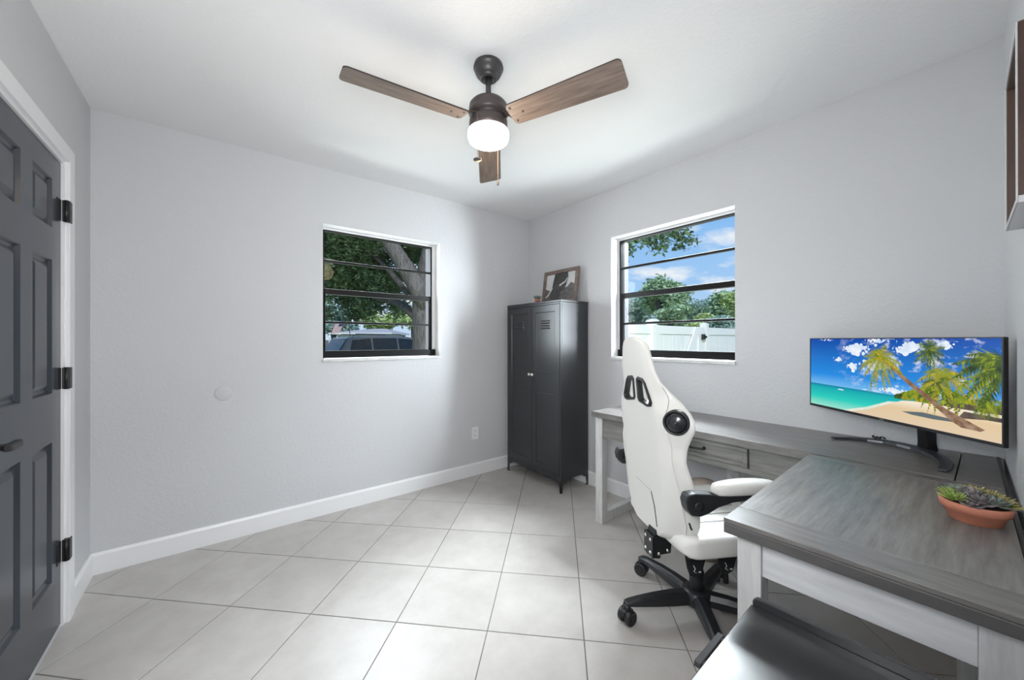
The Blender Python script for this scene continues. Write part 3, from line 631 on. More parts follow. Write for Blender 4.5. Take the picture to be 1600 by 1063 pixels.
def gmat(name, stops, axis='Z', lo=0, hi=1, clouds=False):
    m = bpy.data.materials.new(name); m.use_nodes = True; n = m.node_tree.nodes; l = m.node_tree.links; n.clear()
    o = n.new('ShaderNodeOutputMaterial'); em = n.new('ShaderNodeEmission'); t = n.new('ShaderNodeTexCoord'); sp_ = n.new('ShaderNodeSeparateXYZ'); l.new(t.outputs['Object'], sp_.inputs[0])
    mr = n.new('ShaderNodeMapRange'); mr.inputs[1].default_value = lo; mr.inputs[2].default_value = hi; l.new(sp_.outputs[axis], mr.inputs[0])
    rp = n.new('ShaderNodeValToRGB'); el = rp.color_ramp.elements
    el[0].position = stops[0][0]; el[0].color = tuple(stops[0][1])+(1,); el[1].position = stops[-1][0]; el[1].color = tuple(stops[-1][1])+(1,)
    for p, c in stops[1:-1]: k = el.new(p); k.color = tuple(c)+(1,)
    l.new(mr.outputs[0], rp.inputs[0]); src = rp.outputs[0]
    if clouds:
        mp = n.new('ShaderNodeMapping'); mp.inputs['Scale'].default_value = (1, 1, 1.7); l.new(t.outputs['Object'], mp.inputs[0])
        nz = n.new('ShaderNodeTexNoise'); nz.inputs['Scale'].default_value = 13; nz.inputs['Detail'].default_value = 8; nz.inputs['Roughness'].default_value = 0.6; l.new(mp.outputs[0], nz.inputs[0])
        c2 = n.new('ShaderNodeValToRGB'); c2.color_ramp.elements[0].position = 0.52; c2.color_ramp.elements[1].position = 0.66; l.new(nz.outputs[0], c2.inputs[0])
        # clouds thin out to the left of the picture
        m2 = n.new('ShaderNodeMapRange'); m2.inputs[1].default_value = -0.25; m2.inputs[2].default_value = 0.0; l.new(sp_.outputs['X'], m2.inputs[0])
        mu = n.new('ShaderNodeMath'); mu.operation = 'MULTIPLY'; l.new(c2.outputs[0], mu.inputs[0]); l.new(m2.outputs[0], mu.inputs[1])
        mxx = n.new('ShaderNodeMixRGB'); mxx.inputs[2].default_value = (0.85, 0.9, 0.97, 1); l.new(mu.outputs[0], mxx.inputs[0]); l.new(src, mxx.inputs[1]); src = mxx.outputs[0]
    l.new(src, em.inputs[0])
    gs = n.new('ShaderNodeBsdfGlossy'); gs.inputs['Roughness'].default_value = 0.25; gs.inputs[0].default_value = (0.02, 0.02, 0.02, 1)
    ad = n.new('ShaderNodeAddShader'); l.new(em.outputs[0], ad.inputs[0]); l.new(gs.outputs[0], ad.inputs[1]); l.new(ad.outputs[0], o.inputs[0])
    return m
sx0, sx1, sz0, sz1 = -hw+0.0055, hw-0.0055, z0m+bz, z1m-0.004
def SP(u, v): return (sx0+(sx1-sx0)*u, sz0+(sz1-sz0)*v)
def zz(v): return SP(0, v)[1]
sky_s = gmat('screen_sky', [(0, hexc(120, 190, 240)), (0.25, hexc(40, 140, 225)), (1, hexc(8, 72, 168))], 'Z', zz(0.30), zz(1.0), clouds=True)
sea_s = gmat('screen_sea', [(0, hexc(150, 226, 206)), (0.4, hexc(46, 206, 190)), (0.85, hexc(24, 172, 178)), (1, hexc(22, 120, 160))], 'Z', zz(0.0), zz(0.325))
sand_s = gmat('screen_sand', [(0, hexc(224, 202, 172)), (0.6, hexc(226, 200, 160)), (1, hexc(246, 236, 216))], 'Z', zz(0), zz(0.28))
foam_s = emat('screen_foam', hexc(238, 236, 222), 1, hexc(206, 226, 206), 25)
green_s = emat('screen_palm_green', hexc(62, 96, 28), 1, hexc(168, 178, 44), 30)
dgreen_s = emat('screen_palm_dark', hexc(34, 60, 30), 1, hexc(96, 118, 36), 30)
yel_s = emat('screen_palm_yellow', hexc(196, 176, 44), 1, hexc(120, 128, 36), 30)
trunk_s = emat('screen_trunk', hexc(168, 142, 118), 1, hexc(120, 84, 62), 40)
shad_s = emat('screen_shade', hexc(96, 108, 112), 1)
hut_s = emat('screen_hut', hexc(112, 98, 88), 1, hexc(70, 62, 58), 30)
cloud_s = emat('screen_cloud', hexc(244, 247, 252), 1, hexc(196, 218, 244), 18)
smats = [sky_s, sea_s, sand_s, foam_s, green_s, dgreen_s, yel_s, trunk_s, shad_s, hut_s, cloud_s]
mb = MB(); lay = [0]
def sh(poly, mi):
    lay[0] += 1; d = -0.0006-lay[0]*0.0000007
    vs = mb.verts([(SP(min(1, max(0, u)), min(1, max(0, v)))[0], d, SP(0, min(1, max(0, v)))[1]) for u, v in poly]); mb.face(vs, mi)
mb.box((sx0, -0.0005, sz0), (sx1, 0.0002, sz1), 0)
sh([(0, 0), (1, 0), (1, 0.30), (0, 0.325)], 1)
rs = random.Random(3)
def cloud(cx_, cy_, w, h, n=9):
    for k in range(n*5):
        a = rs.gauss(0, .5); a = max(-1, min(1, a)); rr = (1-abs(a)*0.7)*h*rs.uniform(.10, .42); px, py = cx_+a*w*1.2, cy_+rs.gauss(0, .24)*h
        sh([(px+rr*0.45*math.cos(2*PI*t/10)*rs.uniform(.75, 1.2), py+rr*math.sin(2*PI*t/10)*rs.uniform(.75, 1.2)) for t in range(10)], 10)
cloud(0.335, 0.86, 0.07, 0.12, 16); cloud(0.225, 0.70, 0.035, 0.05, 7); cloud(0.315, 0.62, 0.03, 0.08, 8); cloud(0.56, 0.36, 0.08, 0.06, 12); cloud(0.13, 0.985, 0.05, 0.03, 6); cloud(0.64, 0.88, 0.07, 0.11, 12); cloud(0.47, 0.66, 0.09, 0.12, 14); cloud(0.48, 0.97, 0.08, 0.06, 8); cloud(0.40, 0.33, 0.02, 0.02, 4); cloud(0.80, 0.93, 0.05, 0.07, 7)
sh([(0.25, 0), (0.40, 0.10), (0.53, 0.225), (0.62, 0.25), (0.60, 0.20), (0.48, 0.10), (0.36, 0)], 3)
sh([(0.30, 0), (0.42, 0.08), (0.54, 0.20), (0.60, 0.26), (0.70, 0.285), (1, 0.285), (1, 0)], 2)
for (a, b, w, h, mi) in ((0.60, 0.30, 0.05, 0.10, 5), (0.65, 0.33, 0.05, 0.12, 4), (0.70, 0.32, 0.06, 0.14, 5), (0.78, 0.34, 0.08, 0.16, 5), (0.62, 0.28, 0.03, 0.06, 6), (0.68, 0.29, 0.03, 0.07, 6), (0.88, 0.33, 0.06, 0.12, 4), (0.97, 0.31, 0.05, 0.10, 4)):
    for k in range(10):
        px, py = a+rs.uniform(-w, w)*.8, b+rs.uniform(-h, h)*.5; r_ = rs.uniform(.3, .6)*h
        sh([(px+r_*0.38*math.cos(2*PI*t/9+k)*rs.uniform(.6, 1.1), max(0.275, py+r_*math.sin(2*PI*t/9+k)*rs.uniform(.6, 1.1))) for t in range(9)], mi if rs.random() > .3 else 4)
def frond(cx_, cy_, ang, ln, droop, mi, wid=0.035):
    # a bent midrib carrying thin hanging leaflets on both sides
    n = 15; A_ = 0.42; pts = []
    for k in range(n+1):
        t = k/n; pts.append((cx_+math.cos(ang)*ln*t*A_, cy_+math.sin(ang)*ln*t-droop*t*t))
    for k in range(n):
        (x0, y0), (x1, y1) = pts[k], pts[k+1]; t = k/n; lf = wid*3.0*math.sin(PI*min(1, 0.22+t*0.80))
        dx, dy = (x1-x0)/A_, y1-y0; L_ = math.hypot(dx, dy) or 1; dx, dy = dx/L_, dy/L_
        for sg in (1, -1):
            nx, ny = -dy*sg, dx*sg; lx, ly = dx*0.75+nx*0.7, dy*0.75+ny*0.7-0.45; q = math.hypot(lx, ly) or 1; lx, ly = lx/q*lf*rs.uniform(.7, 1.1), ly/q*lf*rs.uniform(.7, 1.1)
            sh([(x0, y0), (x0+(x1-x0)*1.0, y1), (x0+lx*A_, y0+ly)], mi if rs.random() > .25 else (6 if mi == 4 else 4))
    sh([(x, y+0.005) for x, y in pts]+[(x, y-0.004) for x, y in reversed(pts)], mi)
def palm(cx_, cy_, n, ln, mi, mi2, droop=0.14):
    for k in range(n):
        a = 2*PI*k/n+rs.uniform(-.15, .15); frond(cx_, cy_, a, ln*rs.uniform(.85, 1.1), droop*rs.uniform(.6, 1.3), mi if k % 2 else mi2, 0.030)
sh([(0.845, 0.17), (0.87, 0.25), (1, 0.24), (1, 0.20), (0.95, 0.2)], 9); sh([(0.80, 0.27), (0.86, 0.33), (0.97, 0.34), (1, 0.32), (1, 0.27)], 9)
palm(0.735, 0.86, 11, 0.17, 5, 5, 0.06); sh([(0.735, 0.86), (0.74, 0.86), (0.735, 0.5), (0.728, 0.5)], 5)
sh([(0.60, 0.135), (0.70, 0.165), (0.82, 0.15), (0.86, 0.125), (0.75, 0.11), (0.65, 0.115)], 8)
sh([(0.825, 0.30), (0.84, 0.30), (0.80, 0.60), (0.79, 0.60)], 7)
palm(0.795, 0.60, 13, 0.30, 4, 6, 0.20); palm(0.76, 0.52, 8, 0.2, 5, 6, 0.16)
palm(0.95, 0.36, 10, 0.14, 4, 5, 0.05)
sh([(0.492, 0.77), (0.505, 0.755), (0.60, 0.585), (0.70, 0.41), (0.80, 0.25), (0.90, 0.145), (0.945, 0.10), (0.93, 0.075), (0.86, 0.08), (0.82, 0.13), (0.73, 0.30), (0.64, 0.45), (0.55, 0.62), (0.49, 0.75)], 7)
for k in range(6):
    t = 0.55+0.05*k; x = 0.505+t*0.425; y = 0.76-0.667*t; sh([(x-0.012, y-0.005), (x+0.010, y+0.030), (x+0.014, y+0.024), (x-0.008, y-0.012)], 9)
palm(0.487, 0.765, 17, 0.30, 4, 6, 0.17)
for (a, ln) in ((3.3, .50), (3.6, .55), (3.0, .5), (3.9, .6), (2.7, .40), (4.2, .5), (3.45, .30), (2.85, .35), (3.15, .42), (4.05, .42), (3.75, .45)): frond(1.03, 0.80, a, ln, 0.15, 4 if ln > .5 else 5, 0.055)
sh([(0.215, 0.275), (0.26, 0.272), (0.255, 0.285), (0.225, 0.29)], 10)
mb.build('screen', smats, mon)
# badge lettering on the lower bezel
fc = bpy.data.curves.new('logo', 'FONT'); fc.body = 'LG'; fc.size = 0.008; fc.extrude = 0.0002; fc.align_x = 'CENTER'
fo = bpy.data.objects.new('tmp', fc); COL.objects.link(fo); dg = bpy.context.evaluated_depsgraph_get()
lm = bpy.data.meshes.new_from_object(fo.evaluated_get(dg)); bpy.data.objects.remove(fo); lm.materials.clear(); lm.materials.append(mat('badge_grey', (0.5, 0.5, 0.5), 0.4))
lo2 = bpy.data.objects.new('logo', lm); COL.objects.link(lo2); lo2.parent = mon; lo2.location = (0.002, -0.0026, z0m+0.0035); lo2.rotation_euler = (PI/2, 0, 0)
mb = MB(); mb.tube([(-0.006, -0.0024, z0m+0.0063)]+[(-0.0085+0.003*math.cos(2*PI*k/12), -0.0024, z0m+0.0063+0.003*math.sin(2*PI*k/12)) for k in range(13)], 0.0004, 5); mb.build('logo', MATS['badge_grey'], mon)
# stand
iR = Matrix.Rotation(-yaw_m, 4, 'Z')
def ml(x, y, z=0.0): return iR @ Vector((x-mid.x, y-mid.y, z))
arc_pts = [(2.322, 0.470), (2.372, 0.418), (2.400, 0.362), (2.408, 0.305), (2.396, 0.250), (2.364, 0.198), (2.316, 0.157), (2.252, 0.126), (2.180, 0.108), (2.105, 0.103), (2.045, 0.110)]
mb = MB(); rows = []
for k, (x, y) in enumerate(arc_pts):
    a = Vector(arc_pts[max(0, k-1)]); b = Vector(arc_pts[min(len(arc_pts)-1, k+1)]); t = (b-a).normalized(); nn = Vector((-t.y, t.x)); w = 0.012+0.016*math.sin(PI*k/(len(arc_pts)-1))
    h = 0.010+0.008*math.sin(PI*k/(len(arc_pts)-1))
    rows.append([ml(x-nn.x*w, y-nn.y*w, 0.001), ml(x+nn.x*w, y+nn.y*w, 0.001), ml(x+nn.x*w*0.9, y+nn.y*w*0.9, h*0.8), ml(x, y, h), ml(x-nn.x*w*0.9, y-nn.y*w*0.9, h*0.8)])
mb.loft(rows, sm=False); mb.build('stand_foot', foot_m, mon, bevel=0.0015)
mb = MB(); nb_ = ml(2.362, 0.166, 0); nt_ = ml(2.318, 0.171, 0)
def ring(c, a, b, z): return [(c.x-a, c.y-b, z), (c.x+a, c.y-b, z), (c.x+a, c.y+b, z), (c.x-a, c.y+b, z)]
mb.loft([ring(nb_, 0.024, 0.022, 0.008), ring(nb_*0.8+nt_*0.2, 0.021, 0.020, 0.04), ring(nt_, 0.021, 0.020, 0.30)], sm=False)
mb.box((nt_.x-0.035, 0.02, 0.22), (nt_.x+0.035, nt_.y+0.01, 0.29)); mb.build('stand_neck', monb_m, mon, bevel=0.004)
# small bunched cable on the stand foot
cc = thing('cable_bundle', 'small bunched black cable lying on the monitor stand foot', 'cable', (2.408, 0.322, DT+0.0165))
mb = MB(); pts = []
for k in range(60):
    t = k/59; pts.append((0.010*math.sin(9*t), -0.024+0.048*t+0.006*math.sin(25*t), 0.0055+0.004*math.sin(31*t)))
mb.tube(pts, 0.0022, 6); mb.build('cord', blackp_m, cc)

# ================================================================== SUCCULENT BOWL on the desk
bowl = thing('succulent_bowl', 'terracotta bowl of mixed succulents on the near desk', 'plant', (1.56, 0.027, DT+0.001))
mb = MB(); mb.lathe([(0.044, 0), (0.046, 0.001), (0.0565, 0.029), (0.0615, 0.030), (0.064, 0.049), (0.0625, 0.051), (0.0585, 0.050), (0.057, 0.041), (0, 0.041)], 48); mb.build('pot', terra_m, bowl)
mb = MB(); mb.lathe([(0.0572, 0.0412), (0.035, 0.047), (0, 0.050)], 24, cap=False); mb.build('soil', soil_m, bowl)
def bl_(lat, dep, z): p = cam_off(lat, dep); return (p.x, p.y, z)
rosette(4, 0.040, 0.011, 0.004, suc_p, bowl, bl_(-0.016, -0.022, 0.052), 78, 6, tilt=(0.1, -0.1))
rosette(4, 0.042, 0.011, 0.004, suc_b, bowl, bl_(0.020, -0.026, 0.050), 75, 2, tilt=(0.15, 0.1))
rosette(4, 0.034, 0.010, 0.004, suc_p, bowl, bl_(0.004, 0.010, 0.058), 80, 15)
rosette(5, 0.036, 0.0042, 0.0025, suc_g, bowl, bl_(-0.046, 0.004, 0.052), 82, 14, cup=0.1)
rosette(5, 0.040, 0.0042, 0.0025, suc_y, bowl, bl_(0.044, 0.006, 0.055), 80, 6, cup=0.1)
rosette(5, 0.040, 0.0042, 0.0025, suc_y, bowl, bl_(0.032, 0.030, 0.058), 80, 8, cup=0.1)
rosette(5, 0.034, 0.0042, 0.0025, suc_y, bowl, bl_(0.054, -0.010, 0.052), 78, 4, cup=0.1)
rosette(4, 0.030, 0.0042, 0.0025, suc_g, bowl, bl_(-0.024, 0.034, 0.056), 80, 15, cup=0.1)
rosette(3, 0.030, 0.010, 0.004, suc_b, bowl, bl_(0.010, 0.040, 0.058), 80, 20)
rosette(4, 0.030, 0.0045, 0.0025, suc_y, bowl, bl_(0.040, -0.034, 0.050), 80, 5, cup=0.1)
rosette(3, 0.026, 0.009, 0.004, suc_p, bowl, bl_(-0.040, -0.028, 0.049), 70, 5)

# ================================================================== GAMING CHAIR
CB = (1.67, 0.807); CA = math.atan2(-0.868, -0.497)
chair = thing('gaming_chair', 'white leather gaming chair with black armrests and five-star base', 'chair', (CB[0], CB[1], 0), CA)
# local x = sitter's right, y = forwards
WT_ = [(0.395, 0.15), (0.405, 0.19), (0.43, 0.225), (0.5, 0.262), (0.56, 0.272), (0.62, 0.272), (0.68, 0.265), (0.74, 0.252), (0.8, 0.245), (0.84, 0.26), (0.88, 0.28), (0.91, 0.279), (0.94, 0.257), (0.97, 0.221), (1.0, 0.192), (1.03, 0.176), (1.06, 0.161), (1.1, 0.147), (1.14, 0.133), (1.17, 0.124), (1.20, 0.113), (1.22, 0.097), (1.232, 0.072), (1.238, 0.045), (1.24, 0.02)]
BO = -0.045
def interp(tab, z):
    if z <= tab[0][0]: return tab[0][1]
    for (a, b), (c, d) in zip(tab, tab[1:]):
        if z <= c: t = (z-a)/(c-a); return b+(d-b)*t
    return tab[-1][1]
def Fr(z): return -0.215-0.07*(z-0.40)/0.8
WR = [(0.395, 0.04), (0.5, 0.05), (0.6, 0.05), (0.75, 0.03), (0.88, 0.065), (0.93, 0.07), (0.98, 0.06), (1.05, 0.012), (1.1, 0), (1.24, 0)]
TK = [(0.395, 0.05), (0.43, 0.065), (0.5, 0.07), (0.7, 0.06), (0.9, 0.05), (1.05, 0.042), (1.15, 0.038), (1.2, 0.035), (1.23, 0.03), (1.24, 0.02)]
SE = 0.75
def wrapf(s, z):
    w_ = interp(WT_, z); s0 = min(0.16, 0.6*w_)
    return interp(WR, z)*min(1.2, max(0, (abs(s)-s0)/max(0.02, w_-s0)))**1.5
def rear(s, z): return Fr(z)+wrapf(s, z)
mb = MB(); rows = []; NZ = 46; NP = 56
for i in range(NZ):
    t = i/(NZ-1)
    z = 0.395+0.845*(t if t < 0.9 else 0.9+(1-((1-t)/0.1)**1.6)*0.1)
    w = interp(WT_, z); th = interp(TK, z); row = []
    for k in range(NP):
        a = 2*PI*k/NP; c, s_ = math.cos(a), math.sin(a)
        x = w*math.copysign(abs(c)**SE, c); d = th/2*(1+math.copysign(abs(s_)**SE, s_))
        row.append((x, rear(x, z)+d, z))
    rows.append(row)
mb.loft(rows)
back = mb.build('backrest', vinyl_m, chair, loc=(BO, 0, 0))
# pass-through openings cut through the head part
def hole_poly(side):
    base = [(0.019, 1.045), (0.032, 1.056), (0.066, 1.052), (0.082, 1.038), (0.116, 0.972), (0.110, 0.958), (0.090, 0.954), (0.030, 0.964), (0.021, 0.974)]
    return [(0.012+side*x, z) for x, z in base]
for side in (1, -1):
    cb = MB(); pl = hole_poly(side); cb.prism([(x, z) for x, z in pl], -0.45, 0.0, axis=1)
    co = cb.build('cutter', vinyl_m); co.parent = None; co.matrix_world = Matrix.Translation((CB[0], CB[1], 0)) @ Matrix.Rotation(CA, 4, 'Z') @ Matrix.Translation((BO, 0, 0))
    bpy.context.view_layer.update()
    md = back.modifiers.new('cut', 'BOOLEAN'); md.object = co; md.operation = 'DIFFERENCE'; md.solver = 'EXACT'
    dg = bpy.context.evaluated_depsgraph_get(); dg.update()
    nm = bpy.data.meshes.new_from_object(back.evaluated_get(dg)); back.modifiers.clear(); back.data = nm
    bpy.data.objects.remove(co)
for p in back.data.polygons: p.use_smooth = True
back.data.set_sharp_from_angle(angle=math.radians(50))
for side in (1, -1):
    mb = MB(); pl = hole_poly(side); cx_ = sum(p[0] for p in pl)/len(pl); cz_ = sum(p[1] for p in pl)/len(pl)
    def lvl(sc, dy): return [(cx_+(x-cx_)*sc, rear(x, z)+dy, cz_+(z-cz_)*sc) for x, z in pl]
    rowsr = [lvl(1.20, 0.004), lvl(1.17, -0.005), lvl(1.0, -0.006), lvl(0.95, -0.002), lvl(0.93, 0.020)]
    mb.loft(rowsr, sm=False, caps=False)
    mb.build('opening_trim', blackp_m, chair, loc=(BO, 0, 0))
# seams and flap on the rear
def surf_line(pts, rad, m, name='seam', n=40):
    mb = MB(); P = []
    for (a, b) in zip(pts, pts[1:]):
        for k in range(n//(len(pts)-1)):
            t = k/(n//(len(pts)-1)); s, z = a[0]+(b[0]-a[0])*t, a[1]+(b[1]-a[1])*t; w = interp(WT_, z); th = interp(TK, z)
            cc_ = min(1, (abs(s)/w))**(1/SE); dd = th/2*(1-(max(0, 1-cc_*cc_)**0.5)**SE)
            P.append((s, rear(s, z)+dd-rad*0.3, z))
    mb.tube(P, rad, 6); o = mb.build(name, m, chair, loc=(BO, 0, 0)); return o
for sd in (1, -1):
    surf_line([(sd*0.170, 1.035), (sd*0.200, 0.95), (sd*0.203, 0.86)], 0.0016, seam_m)
    surf_line([(sd*0.203, 0.86), (sd*0.215, 0.73), (sd*0.236, 0.62), (sd*0.238, 0.50), (sd*0.210, 0.425)], 0.0045, vinyl_m, 'piping')
surf_line([(-0.06, 0.59), (0.068, 0.578)], 0.0012, seam_m); surf_line([(0.072, 0.576), (0.090, 0.52), (0.097, 0.43)], 0.0022, zip_m, 'zip_slit')
surf_line([(0.249, 0.52), (0.250, 0.49)], 0.004, blackp_m, 'zip_pull', 8)
# speaker in the shoulder wing
ss, sz = 0.238, 0.905
nv = Vector((wrapf(ss+0.02, sz)-wrapf(ss-0.02, sz), -0.04, 0)).normalized(); w = interp(WT_, sz); cc_ = (ss/w)**(1/SE); dd = interp(TK, sz)/2*(1-(max(0, 1-cc_*cc_)**0.5)**SE)
ps = Vector((ss, rear(ss, sz)+dd-0.002, sz)); q = Vector((0, 0, 1)).rotation_difference((nv+Vector((0.35, 0, 0))).normalized())
Tq = Matrix.Translation(ps) @ q.to_matrix().to_4x4()
mb = MB(); mb.lathe([(0.049, -0.02), (0.049, 0.004), (0.046, 0.009), (0.041, 0.009), (0.039, 0.004)], 40, T=Tq, cap=False); spk = mb.build('speaker', blackp_m, chair, loc=(BO, 0, 0))
mb = MB(); mb.lathe([(0.0395, 0.003), (0.036, 0.008), (0.026, 0.013), (0.012, 0.0165), (0.008, 0.0168), (0.0075, 0.0185), (0, 0.0195)], 40, T=Tq); mb.build('speaker_dome', mat('speaker_gloss', (0.015, 0.017, 0.022), 0.22, spec=0.6), spk)
# seat
mb = MB(); rows = []
for i in range(29):
    t = i/28; y = -0.195+0.48*t; row = []
    edge = min(t, 1-t); q_ = max(0, 1-edge/0.11); rnd = max(0.0, 1-q_*q_)**0.5
    zb, zt_ = 0.383+0.014*(1-rnd), 0.462-0.020*(1-rnd)
    for k in range(48):
        a = 2*PI*k/48; c, s_ = math.cos(a), math.sin(a); x = -0.015+(0.262-0.040*(1-rnd))*math.copysign(abs(c)**0.35, c)
        zc = zb+(zt_-zb)*0.5*(1+math.copysign(abs(s_)**0.45, s_))
        if s_ > 0: zc += 0.028*max(0, (abs(x)-0.16)/0.10)*max(0, 1-((abs(x)-0.225)/0.045)**2 if abs(x) > 0.225 else 1)*rnd
        row.append((x, y, zc))
    rows.append(row)
mb.loft(rows); mb.build('seat', vinyl_m, chair)
mb = MB(); mb.box((-0.19, -0.16, 0.368), (0.19, 0.20, 0.386)); mb.build('seat_board', blackp_m, chair, bevel=0.004)
for sx in (-0.115, 0.115):
    for kk in range(3): 
        pass
mb = MB()
for xx in (-0.10, -0.035, 0.035, 0.10):
    mb.tube([(xx, -0.16, 0.4645), (xx, 0.0, 0.4655), (xx, 0.20, 0.4640)], 0.0016, 5)
mb.build('seat_seam', seam_m, chair)
# arms
for sd in (1, -1):
    ax = 0.268 if sd > 0 else -0.318
    mb = MB()
    prof = [(-0.238, 0.640), (-0.232, 0.612), (-0.215, 0.588), (-0.180, 0.583), (-0.150, 0.592), (-0.110, 0.612), (-0.05, 0.627), (0.02, 0.630), (0.10, 0.628), (0.14, 0.630), (0.14, 0.646), (-0.08, 0.648), (-0.14, 0.662), (-0.20, 0.668), (-0.230, 0.664)]
    mb.prism([(y, z) for y, z in prof], ax-0.022*1, ax+0.022*1, axis=0); arm = mb.build('armrest', blackp_m, chair, bevel=0.005)
    mb = MB(); rowsr = []
    for i in range(15):
        t = i/14; y = -0.125+0.27*t; rr = max(0.12, min(1, (4*t*(1-t))**0.33)); row = []
        for k in range(24):
            a = 2*PI*k/24; c, s_ = math.cos(a), math.sin(a)
            row.append((ax+0.040*rr*math.copysign(abs(c)**0.7, c), y, 0.6705+0.0255*rr**0.5*math.copysign(abs(s_)**0.7, s_)+0.004*math.sin(PI*t)))
        rowsr.append(row)
    mb.loft(rowsr); mb.build('arm_pad', vinyl_m, arm)
    mb = MB(); mb.lathe([(0.018, 0), (0.018, 0.004), (0.012, 0.005), (0, 0.005)], 20, T=Matrix.Translation((ax+0.022*sd, -0.190, 0.622)) @ Matrix.Rotation(PI/2*sd, 4, 'Y')); mb.build('pivot_cap', blackp_m, arm)
    mb = MB(); mb.tube([(ax-0.02*sd, -0.195, 0.622), (ax-0.07*sd, -0.185, 0.615)], 0.015, 12); mb.build('pivot_bolt', blackp_m, arm)
# hinge bracket at the rear centre
mb = MB()
mb.loft([[(-0.030, -0.192, 0.455), (0.030, -0.192, 0.455), (0.030, -0.186, 0.455), (-0.030, -0.186, 0.455)], [(-0.030, -0.212, 0.385), (0.030, -0.212, 0.385), (0.030, -0.206, 0.385), (-0.030, -0.206, 0.385)], [(-0.034, -0.218, 0.365), (0.034, -0.218, 0.365), (0.034, -0.212, 0.365), (-0.034, -0.212, 0.365)]], sm=False)
mb.prism([(-0.222, 0.388), (-0.222, 0.300), (-0.19, 0.296), (-0.186, 0.312), (-0.142, 0.316), (-0.138, 0.352), (-0.17, 0.388)], -0.036, -0.031, axis=0); mb.prism([(-0.222, 0.388), (-0.222, 0.300), (-0.19, 0.296), (-0.186, 0.312), (-0.142, 0.316), (-0.138, 0.352), (-0.17, 0.388)], 0.031, 0.036, axis=0)
mb.box((-0.036, -0.224, 0.298), (0.036, -0.219, 0.390)); mb.box((-0.031, -0.20, 0.352), (0.031, 0.06, 0.368))
br = mb.build('hinge_bracket', black_m, chair, loc=(0.012, -0.012, 0))
for (px, pz) in ((-0.020, 0.372), (0.020, 0.372), (-0.020, 0.318), (0.020, 0.318)):
    mb = MB(); mb.lathe([(0.008, 0), (0.008, 0.003), (0.004, 0.0055), (0, 0.006)], 14, T=Matrix.Translation((px, -0.224, pz)) @ Matrix.Rotation(PI/2, 4, 'X')); tag(mb.build('bolt', chrome_m, br), 'bright steel bolt')
for (py, pz) in ((-0.195, 0.318), (-0.155, 0.330)):
    mb = MB(); mb.lathe([(0.008, 0), (0.008, 0.003), (0.004, 0.0055), (0, 0.006)], 14, T=Matrix.Translation((0.036, py, pz)) @ Matrix.Rotation(PI/2, 4, 'Y')); tag(mb.build('bolt', chrome_m, br), 'bright steel bolt')
# tilt mechanism, side plates, gas lift
mb = MB(); mb.box((-0.09, -0.09, 0.335), (0.09, 0.11, 0.369)); mb.build('tilt_mechanism', black_m, chair, bevel=0.004)
for (y0_, sgn) in ((-0.092, 1), (0.050, 1)):
    mb = MB(); mb.prism([(y0_-0.045, 0.368), (y0_+0.055, 0.368), (y0_+0.06, 0.345), (y0_+0.035, 0.262), (y0_+0.010, 0.248), (y0_-0.018, 0.256), (y0_-0.03, 0.290)], 0.112, 0.118, axis=0)
    tp_ = mb.build('tilt_plate', blackp_m, chair, bevel=0.002)
    mb = MB(); mb.tube([(0.1195, y0_-0.004, 0.300), (0.1195, y0_+0.004, 0.285), (0.1195, y0_-0.002, 0.275), (0.1195, y0_+0.010, 0.268)], 0.0016, 5); mb.build('arrow_mark', outlet_m, tp_)
    mb = MB(); mb.box((0.118, y0_+0.020, 0.268), (0.1195, y0_+0.030, 0.273)); mb.build('mark', outlet_m, tp_)
mb = MB(); mb.lathe([(0.030, 0.075), (0.030, 0.20), (0.026, 0.205), (0.026, 0.27), (0.018, 0.275), (0.018, 0.337)], 24); mb.build('gas_lift', blackp_m, chair)
mb = MB(); mb.lathe([(0.030, 0.060), (0.058, 0.062), (0.062, 0.085), (0.058, 0.118), (0.036, 0.124), (0.031, 0.124)], 30); mb.build('base_hub', blackp_m, chair)
leg0 = None
